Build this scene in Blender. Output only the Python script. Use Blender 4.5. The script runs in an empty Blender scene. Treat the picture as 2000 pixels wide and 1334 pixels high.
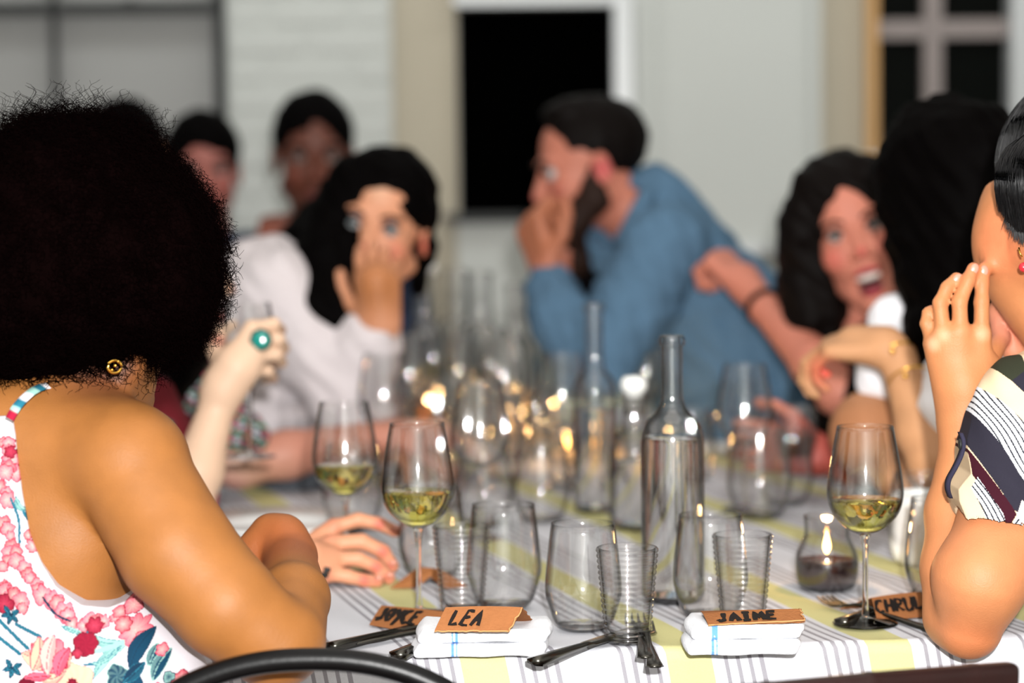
import bpy, math, random
import numpy as np
random.seed(4); rng = np.random.default_rng(7)
C = bpy.context.scene.collection
scn = bpy.context.scene
PI = math.pi
V = lambda *a: np.array(a, float)
def nrm(v): v = np.array(v, float); return v/np.linalg.norm(v)
# ------------------------------------------------------------------ camera
F = 4484.0
CAM = V(0, 0, 1.21)
_p = math.radians(3.66); _r = math.radians(0.6)
_f = V(0, math.cos(_p), -math.sin(_p)); _x0 = V(1, 0, 0); _u0 = np.cross(_x0, _f)
_x = math.cos(_r)*_x0 - math.sin(_r)*_u0; _u = math.cos(_r)*_u0 + math.sin(_r)*_x0
def P(px, py, d): return CAM + d*(_f + _x*(px-1000)/F + _u*(667-py)/F)      # a point at depth d
def T(px, py, z=.75):                                                       # a point on the table top
    r = _f + _x*(px-1000)/F + _u*(667-py)/F
    return CAM + r*((z-CAM[2])/r[2])
def Wl(px, py, y=6.0):                                                      # a point on the back wall
    r = _f + _x*(px-1000)/F + _u*(667-py)/F
    return CAM + r*(y/r[1])
cd = bpy.data.cameras.new('camera'); cam = bpy.data.objects.new('camera', cd); C.objects.link(cam)
from mathutils import Matrix, Vector
cam.matrix_world = Matrix(((_x[0], _u[0], -_f[0], CAM[0]), (_x[1], _u[1], -_f[1], CAM[1]), (_x[2], _u[2], -_f[2], CAM[2]), (0, 0, 0, 1)))
cd.sensor_width = 22.3; cd.lens = F/2000*22.3; cd.clip_start = .05
cd.dof.use_dof = True; cd.dof.focus_distance = 2.27; cd.dof.aperture_fstop = 1.6
scn.camera = cam
# ------------------------------------------------------------------ light
w = bpy.data.worlds.new('world'); scn.world = w; w.use_nodes = True
w.node_tree.nodes['Background'].inputs[0].default_value = (.012, .011, .012, 1)
w.node_tree.nodes['Background'].inputs[1].default_value = 1
def light(name, kind, loc, energy, col=(1, 1, 1), size=.1, size_y=None, rot=(0, 0, 0)):
    l = bpy.data.lights.new(name, kind); l.energy = energy; l.color = col
    if kind == 'AREA':
        l.shape = 'RECTANGLE' if size_y else 'DISK'; l.size = size
        if size_y: l.size_y = size_y
    else: l.shadow_soft_size = size
    o = bpy.data.objects.new(name, l); C.objects.link(o); o.location = loc; o.rotation_euler = rot; return o
light('camera_flash', 'POINT', (.07, -.02, 1.36), 470, (1, .985, .97), .022)
light('overhead_fill_light', 'AREA', (.2, 3.0, 2.8), 15, (1, .93, .86), 1.6, 3.0)  # unseen soft area light, added to brighten the cloth from above
light('back_wall_fill', 'AREA', (0, 5.0, 2.75), 19, (.97, 1, .98), 4.2, .3, (math.radians(35), 0, 0))  # area light added out of view to lift the back wall
scn.view_settings.view_transform = 'Standard'; scn.view_settings.look = 'None'
scn.view_settings.exposure = 0.0; scn.view_settings.gamma = 1
try: scn.view_settings.use_curve_mapping = False
except Exception: pass
scn.cycles.max_bounces = 16; scn.cycles.transparent_max_bounces = 48; scn.cycles.transmission_bounces = 14
scn.cycles.glossy_bounces = 5; scn.cycles.diffuse_bounces = 3
scn.cycles.caustics_reflective = False; scn.cycles.caustics_refractive = False
scn.cycles.sample_clamp_indirect = 6; scn.cycles.sample_clamp_direct = 0
# ------------------------------------------------------------------ materials
def lin(c): 
    c = np.array(c, float)/255; return tuple(np.where(c <= .04045, c/12.92, ((c+.055)/1.055)**2.4))
def nodes(name):
    m = bpy.data.materials.new(name); m.use_nodes = True; nt = m.node_tree
    return m, nt, nt.nodes['Principled BSDF']
def mat(name, col=None, rough=.5, metal=0, spec=.5, attr=False, noise=0, nscale=40, bump=0, bscale=200, sss=0, coat=0, sheen=0, emit=None, estr=0, alpha=1):
    m, nt, b = nodes(name); N = nt.nodes; L = nt.links
    b.inputs['Roughness'].default_value = rough; b.inputs['Metallic'].default_value = metal
    b.inputs['Specular IOR Level'].default_value = spec
    if coat: b.inputs['Coat Weight'].default_value = coat
    if sheen: b.inputs['Sheen Weight'].default_value = sheen
    if sss:
        b.inputs['Subsurface Weight'].default_value = sss; b.inputs['Subsurface Radius'].default_value = (1, .4, .2); b.inputs['Subsurface Scale'].default_value = .008
    src = None
    if attr:
        a = N.new('ShaderNodeAttribute'); a.attribute_name = 'Col'; src = a.outputs['Color']
    elif col is not None: b.inputs['Base Color'].default_value = (*col, 1)
    tc = N.new('ShaderNodeTexCoord')
    if noise:
        n = N.new('ShaderNodeTexNoise'); n.inputs['Scale'].default_value = nscale; n.inputs['Detail'].default_value = 4
        L.new(tc.outputs['Object'], n.inputs['Vector'])
        mr = N.new('ShaderNodeMapRange'); mr.inputs['To Min'].default_value = 1-noise; mr.inputs['To Max'].default_value = 1+noise
        L.new(n.outputs['Fac'], mr.inputs['Value'])
        mx = N.new('ShaderNodeMix'); mx.data_type = 'RGBA'; mx.blend_type = 'MULTIPLY'; mx.inputs[0].default_value = 1
        if src: L.new(src, mx.inputs[6])
        else: mx.inputs[6].default_value = (*col, 1)
        L.new(mr.outputs[0], mx.inputs[7]); src = mx.outputs[2]
    if src: L.new(src, b.inputs['Base Color'])
    if bump:
        n2 = N.new('ShaderNodeTexNoise'); n2.inputs['Scale'].default_value = bscale; n2.inputs['Detail'].default_value = 3
        L.new(tc.outputs['Object'], n2.inputs['Vector'])
        bp = N.new('ShaderNodeBump'); bp.inputs['Strength'].default_value = bump; bp.inputs['Distance'].default_value = .002
        L.new(n2.outputs['Fac'], bp.inputs['Height']); L.new(bp.outputs[0], b.inputs['Normal'])
    if emit is not None:
        b.inputs['Emission Color'].default_value = (*emit, 1); b.inputs['Emission Strength'].default_value = estr
    return m
def thin_glass(name, tint=(1, 1, 1), edge=(.035, .038, .037), power=.3, rough=.04):
    # a wall of clear glass a millimetre thick: straight-through light, darker where one looks along the wall, and a sharp reflection
    m, nt, b = nodes(name); N = nt.nodes; L = nt.links; N.remove(b)
    out = N['Material Output']
    lw = N.new('ShaderNodeLayerWeight'); lw.inputs['Blend'].default_value = power
    cr = N.new('ShaderNodeValToRGB'); e = cr.color_ramp.elements
    e[0].position = .27; e[0].color = (*[t*.985 for t in tint], 1); e[1].position = .93; e[1].color = (*edge, 1)
    L.new(lw.outputs['Facing'], cr.inputs[0])
    t = N.new('ShaderNodeBsdfTransparent'); L.new(cr.outputs[0], t.inputs[0])
    g = N.new('ShaderNodeBsdfGlossy'); g.inputs['Roughness'].default_value = rough
    fr = N.new('ShaderNodeFresnel'); fr.inputs[0].default_value = 1.9
    ge = N.new('ShaderNodeNewGeometry'); sw = N.new('ShaderNodeMix'); sw.data_type = 'FLOAT'
    L.new(ge.outputs['Backfacing'], sw.inputs[0]); L.new(fr.outputs[0], sw.inputs[2]); sw.inputs[3].default_value = .05
    mx = N.new('ShaderNodeMixShader'); L.new(sw.outputs[0], mx.inputs[0]); L.new(t.outputs[0], mx.inputs[1]); L.new(g.outputs[0], mx.inputs[2])
    L.new(mx.outputs[0], out.inputs[0]); return m
def glass(name, col=(1, 1, 1), ior=1.45, rough=.02):
    m, nt, b = nodes(name)
    b.inputs['Base Color'].default_value = (*col, 1); b.inputs['Transmission Weight'].default_value = 1
    b.inputs['IOR'].default_value = ior; b.inputs['Roughness'].default_value = rough; return m
M = {}
M['wall'] = mat('painted_wall', lin((190, 193, 189)), .85, noise=.05, nscale=3, bump=.3, bscale=40)
M['warm_wall'] = mat('cream_paint', lin((176, 168, 150)), .8, noise=.06, nscale=4)
M['grey_panel'] = mat('frosted_grey_pane', lin((150, 150, 148)), .6, noise=.04, nscale=2)
M['steel'] = mat('dark_green_steel', lin((20, 24, 23)), .6, noise=.1)
M['black_pane'] = mat('night_black_pane', (.0004, .0004, .0004), .8, spec=0)
M['green_pane'] = mat('night_dark_glass', lin((5, 7, 5)), .5, spec=.03)
M['muntin'] = mat('grey_muntin', lin((135, 125, 122)), .6)
M['orange_trim'] = mat('warm_lit_trim', lin((190, 145, 85)), .45, noise=.1)  # orange colour stands in for warm light along the window edge
M['white_trim'] = mat('white_gloss_trim', lin((196, 199, 200)), .3)
M['floor'] = mat('dark_floorboards', lin((70, 52, 40)), .5, noise=.3, nscale=6)
M['ceil'] = mat('ceiling_paint', lin((190, 188, 184)), .9)
M['skin'] = mat('skin', rough=.52, spec=.3, attr=True, noise=.16, nscale=38, bump=.2, bscale=600)
M['skinfar'] = mat('skin_soft', rough=.5, spec=.3, attr=True, noise=.06, nscale=40)
M['cloth'] = mat('printed_fabric', rough=.85, spec=.15, attr=True, bump=.15, bscale=900)
M['hair'] = mat('black_hair', lin((2, 1, 1)), .7, spec=.03)
M['afro'] = mat('curly_brown_black_hair', lin((6, 2, 2)), .95, spec=.006)
M['bob'] = mat('straight_black_hair', lin((8, 8, 10)), .38, spec=.4)
M['brown_hair'] = mat('dark_brown_hair', lin((9, 5, 4)), .6, spec=.07)
M['beard'] = mat('brown_beard', lin((34, 18, 11)), .7, spec=.2, noise=.3, nscale=120)
M['metal'] = mat('steel_cutlery', lin((80, 78, 73)), .24, metal=1)
M['gold'] = mat('gold', lin((230, 180, 80)), .2, metal=1)
M['blacktube'] = mat('black_painted_metal', lin((3, 3, 4)), .34, spec=.22, noise=.2, nscale=150, bump=.08, bscale=250)
M['darkwood'] = mat('dark_red_wood', lin((30, 11, 9)), .35, noise=.4, nscale=25, coat=.05, spec=.25)
M['kraft'] = mat('kraft_paper', lin((146, 94, 57)), .8, spec=.1, noise=.12, nscale=90, bump=.5, bscale=300)
M['kraft2'] = mat('torn_kraft_paper_edge', lin((190, 140, 92)), .9, spec=.1)
M['ink'] = mat('black_marker_ink', lin((20, 14, 12)), .6, spec=.2)
M['towel'] = mat('towel_cotton', rough=.95, spec=.05, attr=True, bump=.5, bscale=500)
M['china'] = mat('white_china', lin((236, 238, 236)), .18)
M['glassw'] = thin_glass('clear_glass_wall')
M['glassb'] = thin_glass('clear_bottle_wall', edge=(.012, .012, .012), power=.4)
M['glass'] = glass('solid_clear_glass')
M['wine'] = glass('white_wine', (.80, .72, .20), 1.34, .0)
M['water'] = glass('water', (.97, .98, .98), 1.33, .0)
M['amber'] = glass('amber_drink', (.95, .42, .05), 1.34, .0)
M['darkwax'] = mat('dark_red_wax', lin((30, 14, 16)), .3, coat=.5)
M['wax'] = mat('candle_wax', lin((240, 215, 170)), .5, emit=(1, .45, .12), estr=.5)
M['flame'] = mat('candle_flame', (1, .6, .2), .5, emit=(1, .45, .10), estr=26)
M['teal'] = mat('teal_gemstone', lin((0, 128, 118)), .15, coat=1)
M['black'] = mat('black_cloth', lin((7, 6, 7)), .9, spec=.03)
M['eye'] = mat('eye', rough=.15, attr=True, coat=.6)
M['nail'] = mat('fingernail', lin((196, 132, 112)), .35)
M['coral'] = mat('coral_nail_polish', lin((225, 90, 70)), .2)
M['red'] = mat('red_enamel', lin((190, 40, 50)), .25)
M['teeth'] = mat('teeth', lin((225, 215, 205)), .3)
M['tongue'] = mat('tongue', lin((150, 50, 60)), .4)
M['lamp'] = mat('lamp_diffuser', (.9, .9, .9), .5)
# ------------------------------------------------------------------ objects
def npmesh(name, v, f, m, smooth=True, cols=None):
    v = np.asarray(v, np.float32); me = bpy.data.meshes.new(name)
    if isinstance(f, np.ndarray) and f.ndim == 2:
        n, k = f.shape; me.vertices.add(len(v)); me.vertices.foreach_set('co', v.ravel())
        me.loops.add(n*k); me.loops.foreach_set('vertex_index', f.astype(np.int32).ravel())
        me.polygons.add(n); me.polygons.foreach_set('loop_start', np.arange(0, n*k, k, dtype=np.int32))
        me.update(calc_edges=True); me.validate()
    else:
        me.from_pydata([tuple(map(float, q)) for q in v], [], [tuple(int(i) for i in q) for q in f]); me.update()
    if smooth: me.polygons.foreach_set('use_smooth', np.ones(len(me.polygons), bool))
    if cols is not None:
        a = me.color_attributes.new('Col', 'FLOAT_COLOR', 'POINT')
        c4 = np.ones((len(v), 4), np.float32); c4[:, :3] = cols; a.data.foreach_set('color', c4.ravel())
    me.materials.append(m); return me
def obj(name, v, f, m, parent=None, smooth=True, cols=None, local=False):
    v = np.asarray(v, float)
    if parent is not None and not local:
        p = parent; off = np.zeros(3)
        while p is not None: off += np.array(p.location); p = p.parent
        v = v - off
    o = bpy.data.objects.new(name, npmesh(name, v, f, m, smooth, cols)); C.objects.link(o)
    if parent is not None: o.parent = parent
    return o
def thing(name, label, cat, loc=(0, 0, 0), rotz=0, group=None):
    o = bpy.data.objects.new(name, None); C.objects.link(o); o.empty_display_size = .05
    o.location = tuple(map(float, loc)); o.rotation_euler = (0, 0, rotz); o['label'] = label; o['category'] = cat
    if group: o['group'] = group
    return o
def tag(o, label, cat, group=None):
    o['label'] = label; o['category'] = cat
    if group: o['group'] = group
    return o
def dup(root, loc, rotz, label, group=None):
    r = root.copy(); C.objects.link(r); r.location = tuple(map(float, loc)); r.rotation_euler = (0, 0, rotz); r['label'] = label
    if group: r['group'] = group
    for ch in list(root.children):
        c = ch.copy(); C.objects.link(c); c.parent = r
        for g in list(ch.children):
            d = g.copy(); C.objects.link(d); d.parent = c
    return r
BOXF = [(0, 3, 2, 1), (4, 5, 6, 7), (0, 1, 5, 4), (1, 2, 6, 5), (2, 3, 7, 6), (3, 0, 4, 7)]
def boxv(a, b):
    (x0, y0, z0), (x1, y1, z1) = a, b
    return [(x0, y0, z0), (x1, y0, z0), (x1, y1, z0), (x0, y1, z0), (x0, y0, z1), (x1, y0, z1), (x1, y1, z1), (x0, y1, z1)]
def box(name, a, b, m, parent=None, structure=False, local=False):
    a, b = np.minimum(a, b), np.maximum(a, b)
    o = obj(name, boxv(a, b), BOXF, m, parent, False, local=local)
    if structure: o['kind'] = 'structure'
    return o
def lathe(prof, n=40):
    prof = np.array(prof, float); k = len(prof); t = np.arange(n)*2*PI/n
    v = np.stack([prof[:, None, 0]*np.cos(t), prof[:, None, 0]*np.sin(t), np.repeat(prof[:, 1:2], n, 1)], -1).reshape(-1, 3)
    i = np.arange(k-1)[:, None]*n; j = np.arange(n)[None]; j2 = (j+1) % n
    f = np.stack([i+j, i+j2, i+n+j2, i+n+j], -1).reshape(-1, 4)
    return v, f
def spl(pts, n):       # smooth a profile or a path (Catmull-Rom)
    p = np.array(pts, float); k = len(p); q = np.vstack([2*p[0]-p[1], p, 2*p[-1]-p[-2]]); out = []
    ts = np.linspace(0, k-1, n); 
    for t in ts:
        i = min(int(t), k-2); u = t-i; a, b, c, d = q[i:i+4]
        out.append(.5*((2*b)+(-a+c)*u+(2*a-5*b+4*c-d)*u*u+(-a+3*b-3*c+d)*u**3))
    return np.array(out)
def tubes(paths, r, sides=3):   # paths (N,K,3); r scalar, (K,) or (N,K) -> one mesh of tubes
    p = np.asarray(paths, float); Nn, K, _ = p.shape
    t = np.gradient(p, axis=1); t /= np.linalg.norm(t, axis=2, keepdims=True)+1e-12
    ref = np.where(np.abs(t[..., 2:3]) > .9, V(1, 0, 0), V(0, 0, 1)); a = np.cross(t, ref); a /= np.linalg.norm(a, axis=2, keepdims=True)+1e-12
    b = np.cross(t, a); rr = np.broadcast_to(r, (Nn, K))[..., None, None]
    th = np.arange(sides)*2*PI/sides
    v = p[:, :, None] + rr*(a[:, :, None]*np.cos(th)[:, None] + b[:, :, None]*np.sin(th)[:, None])
    n0 = np.arange(Nn)[:, None, None]*K*sides; k0 = np.arange(K-1)[None, :, None]*sides; s = np.arange(sides)[None, None]; s2 = (s+1) % sides
    f = np.stack([n0+k0+s, n0+k0+sides+s, n0+k0+sides+s2, n0+k0+s2], -1).reshape(-1, 4)
    return v.reshape(-1, 3), f
def tube(name, pts, r, m, parent=None, sides=12, n=None, caps=True, **k):
    p = spl(pts, n) if n else np.array(pts, float)
    v, f = tubes(p[None], r, sides); f = [tuple(q) for q in f]
    if caps:
        f.append(tuple(range(sides))); f.append(tuple(range(len(v)-1, len(v)-1-sides, -1)))
    return obj(name, v, f, m, parent, **k)
# ------------------------------------------------------------------ implicit surfaces for bodies, clothes and hair
class SD:
    def __init__(s): s.p = []
    def cap(s, a, b, ra, rb=None, k=.012, sub=False):
        a, b = np.array(a, float), np.array(b, float); rb = ra if rb is None else rb; m = max(ra, rb)
        s.p.append(('c', np.minimum(a, b)-m, np.maximum(a, b)+m, k, sub, (a, b, ra, rb))); return s
    def chain(s, pts, rs, k=.012):
        for i in range(len(pts)-1): s.cap(pts[i], pts[i+1], rs[i], rs[i+1], k)
        return s
    def ell(s, c, r, R=None, k=.012, sub=False):
        c = np.array(c, float); r = np.array(r, float) if np.ndim(r) else np.full(3, float(r)); R = np.eye(3) if R is None else np.array(R)   # rows = axes
        e = np.sqrt(((R*r[:, None])**2).sum(0))
        s.p.append(('e', c-e, c+e, k, sub, (c, r, R))); return s
    def rbox(s, c, h, rad, R=None, k=.012, sub=False):
        c = np.array(c, float); h = np.array(h, float); R = np.eye(3) if R is None else np.array(R); e = (np.abs(R)*h[:, None]).sum(0)
        s.p.append(('b', c-e, c+e, k, sub, (c, h, R, rad))); return s
    def copy(s): q = SD(); q.p = list(s.p); return q
    def field(s, vox, off=0., lo=None, hi=None):
        add = [q for q in s.p if not q[4]]
        L = np.min([q[1] for q in add], 0)-off-3*vox; H = np.max([q[2] for q in add], 0)+off+3*vox
        if lo is not None: L = np.maximum(L, lo)
        if hi is not None: H = np.minimum(H, hi)
        n = np.ceil((H-L)/vox).astype(int)+1
        f = np.full(n, .3, np.float32)
        ax = [np.float32(L[i])+np.arange(n[i], dtype=np.float32)*np.float32(vox) for i in range(3)]
        for typ, a, b, k, sub, q in s.p:
            pad = k+2*vox+off+.004
            i0 = np.clip(np.floor((a-pad-L)/vox).astype(int), 0, n); i1 = np.clip(np.ceil((b+pad-L)/vox).astype(int)+1, 0, n)
            if (i1 <= i0).any(): continue
            X = ax[0][i0[0]:i1[0]][:, None, None]; Y = ax[1][i0[1]:i1[1]][None, :, None]; Z = ax[2][i0[2]:i1[2]][None, None]
            if typ == 'c':
                A, B, ra, rb = q; d = (B-A).astype(np.float32); L2 = float(d@d)+1e-12
                px, py, pz = X-np.float32(A[0]), Y-np.float32(A[1]), Z-np.float32(A[2])
                t = np.clip((px*d[0]+py*d[1]+pz*d[2])/np.float32(L2), 0, 1)
                g = np.sqrt((px-t*d[0])**2+(py-t*d[1])**2+(pz-t*d[2])**2)-(np.float32(ra)+t*np.float32(rb-ra))
            else:
                c, r, R = q[:3]; R = R.astype(np.float32)
                px, py, pz = X-np.float32(c[0]), Y-np.float32(c[1]), Z-np.float32(c[2])
                l = [px*R[i, 0]+py*R[i, 1]+pz*R[i, 2] for i in range(3)]
                if typ == 'e':
                    r = r.astype(np.float32)
                    k0 = np.sqrt(sum((l[i]/r[i])**2 for i in range(3))); k1 = np.sqrt(sum((l[i]/r[i]**2)**2 for i in range(3)))+1e-6
                    g = k0*(k0-1)/k1
                else:
                    rad = q[3]; qs = [np.abs(l[i])-np.float32(r[i]-rad) for i in range(3)]
                    g = np.sqrt(sum(np.maximum(z, 0)**2 for z in qs))+np.minimum(np.maximum(np.maximum(qs[0], qs[1]), qs[2]), 0)-np.float32(rad)
            S = f[i0[0]:i1[0], i0[1]:i1[1], i0[2]:i1[2]]; k = np.float32(max(k, 1e-5))
            if not sub:
                h = np.clip(.5+.5*(S-g)/k, 0, 1); S[...] = S+(g-S)*h-k*h*(1-h)
            else:
                g = -g; h = np.clip(.5-.5*(S-g)/k, 0, 1); S[...] = S+(g-S)*h+k*h*(1-h)
        if off: f -= np.float32(off)
        return f, ax, L
def nets(f, L, vox):
    f = f.copy(); f[0] = f[-1] = .1; f[:, 0] = f[:, -1] = .1; f[:, :, 0] = f[:, :, -1] = .1
    ins = f < 0; c = np.zeros(np.array(f.shape)-1, np.int8)
    sl = [slice(None, -1), slice(1, None)]
    for a in (0, 1):
        for b in (0, 1):
            for d in (0, 1): c += ins[sl[a], sl[b], sl[d]]
    idx = np.argwhere((c > 0) & (c < 8))
    if len(idx) == 0: return np.zeros((0, 3)), np.zeros((0, 4), int)
    vid = np.full(c.shape, -1, np.int32); vid[idx[:, 0], idx[:, 1], idx[:, 2]] = np.arange(len(idx))
    cor = {}
    for a in (0, 1):
        for b in (0, 1):
            for d in (0, 1): cor[(a, b, d)] = f[idx[:, 0]+a, idx[:, 1]+b, idx[:, 2]+d]
    acc = np.zeros((len(idx), 3)); cnt = np.zeros(len(idx))
    for ka in cor:
        for axx in range(3):
            if ka[axx]: continue
            kb = list(ka); kb[axx] = 1; fa, fb = cor[ka], cor[tuple(kb)]; mk = (fa < 0) != (fb < 0)
            t = np.where(mk, fa/np.where(mk, fa-fb, 1), 0)
            p = np.zeros((len(idx), 3)); p[:] = ka; p[:, axx] = t; acc += p*mk[:, None]; cnt += mk
    v = L+(idx+acc/cnt[:, None])*vox; fs = []
    for axx in range(3):
        u, w_ = [(1, 2), (2, 0), (0, 1)][axx]
        A = [slice(None)]*3; B = [slice(None)]*3; A[axx] = slice(None, -1); B[axx] = slice(1, None)
        sa, sb = ins[tuple(A)], ins[tuple(B)]; e = np.argwhere(sa != sb); fl = sa[e[:, 0], e[:, 1], e[:, 2]]
        ok = (e[:, u] > 0) & (e[:, w_] > 0) & (e[:, u] < f.shape[u]-1) & (e[:, w_] < f.shape[w_]-1); e, fl = e[ok], fl[ok]
        def g(du, dw):
            q = e.copy(); q[:, u] -= du; q[:, w_] -= dw; return vid[q[:, 0], q[:, 1], q[:, 2]]
        q = np.stack([g(1, 1), g(0, 1), g(0, 0), g(1, 0)], -1); q[~fl] = q[~fl][:, ::-1]; fs.append(q)
    q = np.vstack(fs); q = q[(q >= 0).all(1)]
    return v, q
def paintcols(v, base, paint):
    c = np.tile(np.array(base, float), (len(v), 1))
    for p in paint or []:
        d = np.linalg.norm(v-np.array(p[0]), axis=1); s = np.clip((p[1]-d)/(p[1]*(p[3] if len(p) > 3 else .5)), 0, 1)[:, None]; s = s*s*(3-2*s)
        c = c*(1-s)+np.array(p[2])*s
    return c
def sdobj(name, sd, vox, m, parent, base=(.8, .8, .8), paint=None, off=0, region=None, colf=None, wr=0, lo=None, hi=None, refine=None):
    f, ax, L = sd.field(vox, off, lo, hi); X, Y, Z = ax[0][:, None, None], ax[1][None, :, None], ax[2][None, None]
    if wr:
        f += (wr*(np.sin(X*70+np.sin(Z*41)*2)*np.sin(Z*55+X*30+Y*20)+.6*np.sin(X*130+Z*90)*np.sin(Y*120-Z*60))).astype(np.float32)
    if region is not None: f = np.maximum(f, region(X, Y, Z)).astype(np.float32)
    v, q = nets(f, L, vox)
    if refine:      # split each quad in a printed area into four, so that the print is sharp
        cen = v[q].mean(1); sel_ = (cen[:, 0] > refine[0]) & (cen[:, 1] < refine[1]); qs = q[sel_]; a_, b_, c_, d_ = v[qs[:, 0]], v[qs[:, 1]], v[qs[:, 2]], v[qs[:, 3]]
        n0 = len(v); ed_ = np.sort(np.concatenate([qs[:, [0, 1]], qs[:, [1, 2]], qs[:, [2, 3]], qs[:, [3, 0]]]), 1); ue, inv = np.unique(ed_[:, 0].astype(np.int64)*n0+ed_[:, 1], return_inverse=True)
        mv = (v[ue//n0]+v[ue % n0])/2; k_ = len(qs); m_ = [n0+inv[i*k_:(i+1)*k_] for i in range(4)]; ce = n0+len(mv)+np.arange(k_); v = np.vstack([v, mv, (a_+b_+c_+d_)/4])
        q = np.vstack([q[~sel_]]+[np.stack([qs[:, i], m_[i], ce, m_[(i+3) % 4]], 1) for i in range(4)])
    cols = colf(v) if colf else paintcols(v, base, paint)
    return obj(name, v, q, m, parent, cols=cols)
# ------------------------------------------------------------------ anatomy
def frame(fwd, up=(0, 0, 1)):
    f_ = nrm(fwd); r = nrm(np.cross(f_, up)); return np.array([r, f_, np.cross(r, f_)])      # rows right, forward, up
def head(sd, c, fwd, up=(0, 0, 1), s=1., mouth=0., cheek=1., detail=True):
    R = frame(fwd, up); L = lambda x, y, z: np.array(c)+s*(V(x, y, z)@R)
    E = lambda p, r, k=.012, sub=False: sd.ell(L(*p), np.array(r)*s, R, k, sub)
    j = mouth*.020
    E((0, -.012, .03), (.073, .094, .082), .02); E((0, .03, -.03), (.058, .06, .08), .02)
    for q in (-1, 1):
        sd.cap(L(q*.05, -.005, -.062), L(q*.012, .066, -.098-j), .018*s, .017*s, .02)
        E((q*.036, .058, -.036), (.024*cheek, .022, .022*cheek), .018)
        E((q*.03, .078, .022), (.02, .012, .008), .012)
        E((q*.076, -.006, -.012), (.009, .018, .031), .006)
        E((q*.081, -.004, -.01), (.005, .011, .018), .004, True)
    E((0, .074, -.1-j), (.018, .016, .014), .014)
    for q in (-1, 1): E((q*.032, .099, .0), (.017, .014, .011), .012, True)
    sd.cap(L(0, .086, .006), L(0, .107, -.036), .0065*s, .0095*s, .01)
    for q in (-1, 1): E((q*.012, .094, -.04), (.008, .01, .007), .006)
    if mouth:
        E((0, .1, -.092), (.0245, .034, .021), .004, True)
        E((0, .089, -.067), (.027, .01, .0045), .006); E((0, .084, -.116), (.022, .010, .0055), .006)
    else:
        E((0, .09, -.069), (.024, .011, .0045), .006); E((0, .089, -.079), (.021, .011, .0055), .004)
    return L, R
def facekit(parent, L, R, s=1., mouth=0., iris=lin((70, 45, 30)), brow='hair', look=(0, 1, 0)):
    for q in (-1, 1):
        v, f = sph(L(q*.031, .0775, .0), .0125*s, 16, 12); d = (v-L(q*.031, .0775, 0))/(.0125*s); lk = nrm(V(*look)@R)
        cs = d@lk; col = np.where((cs > .93)[:, None], (.01, .01, .01), np.where((cs > .78)[:, None], iris, (.42, .39, .38)))
        ey = obj('eye', v, f, M['eye'], parent, cols=col)
        pts = [L(q*.014, .094, .017), L(q*.03, .094, .024), L(q*.048, .083, .019)]
        tube('eyebrow', pts, .0028*s, M[brow], parent, 6, 6)
        tube('eyelid', [L(q*.017, .089, .002), L(q*.031, .0925, .0085), L(q*.046, .083, .001)], .0022*s, M['hair'], ey, 6, 6)
    if mouth:
        v, f = sph(L(0, .072, -.077), .021*s, 14, 8); v = L(0, .072, -.077)+((v-L(0, .072, -.077))@R.T*V(1, .85, .32))@R; obj('teeth', v, f, M['teeth'], parent)
        v, f = sph(L(0, .066, -.104), .019*s, 14, 8); v = L(0, .066, -.104)+((v-L(0, .066, -.104))@R.T*V(1, 1, .45))@R; obj('tongue', v, f, M['tongue'], parent)
def facepaint(L, s, lip, blush, mouth=0):
    return [(L(0, .1, -.066), .017*s, lip, .5), (L(.014, .095, -.072), .013*s, lip, .5), (L(-.014, .095, -.072), .013*s, lip, .5), (L(0, .1, -.083), .015*s, lip, .5),
            (L(.04, .07, -.035), .03*s, blush, 1), (L(-.04, .07, -.035), .03*s, blush, 1), (L(0, .115, -.035), .016*s, blush, 1)]
def sph(c, r, n=16, m=10):
    pr = [(r*math.sin(t)+1e-6, -r*math.cos(t)) for t in np.linspace(0.001, PI-.001, m)]
    v, f = lathe(pr, n); return v+np.array(c), f
def fing(sd, pts, r0=.0085, r1=.0065, k=.003):
    n = len(pts); rs = np.linspace(r0, r1, n)
    for i in range(n-1): sd.cap(pts[i], pts[i+1], rs[i], rs[i+1], k)
def hand(sd, w_, d, n, s=1., th=1, curl=(25, 30, 34, 38), thumb=None, spread=.12, size=1.):
    d = nrm(d); n = nrm(np.array(n)-np.dot(n, d)*d); a = np.cross(d, n)*th; z = size; tips = []
    offs = (.029, .010, -.010, -.027); lens = (.084, .088, .083, .074); fl = ((.040, .025, .021), (.045, .028, .022), (.041, .026, .021), (.032, .020, .019)); rr = (.0088, .009, .0086, .0076)
    w_ = np.array(w_, float)
    for i in range(4):
        kn = w_+d*lens[i]*z+a*offs[i]*z
        sd.cap(w_+a*offs[i]*.55*z, kn, .016*z, .0115*z, .012)
    for i in range(4):
        kn = w_+d*lens[i]*z+a*offs[i]*z; p = kn; dd = nrm(d+a*spread*(1-i*.75)); ang = 0; pts = [p]
        for j in range(3):
            ang += math.radians(curl[i]); u = dd*math.cos(ang)-n*math.sin(ang); p = p+u*fl[i][j]*z; pts.append(p)
        fing(sd, pts, rr[i]*z, rr[i]*.8*z); tips.append((pts[-1], u, n*math.cos(ang)+dd*math.sin(ang)))
    b = w_+a*.024*z+d*.018*z
    dirs = thumb or [(.62, .7, -.35), (.85, .4, -.35), (.95, .1, -.3)]
    pts = [b]; ls = (.042, .031, .025)
    for j in range(3): pts.append(pts[-1]+nrm(d*dirs[j][0]+a*dirs[j][1]+n*dirs[j][2])*ls[j]*z)
    sd.cap(pts[0], pts[1], .0155*z, .012*z, .012); fing(sd, pts[1:], .0115*z, .0085*z); tips.append((pts[-1], None, None))
    return tips
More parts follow.
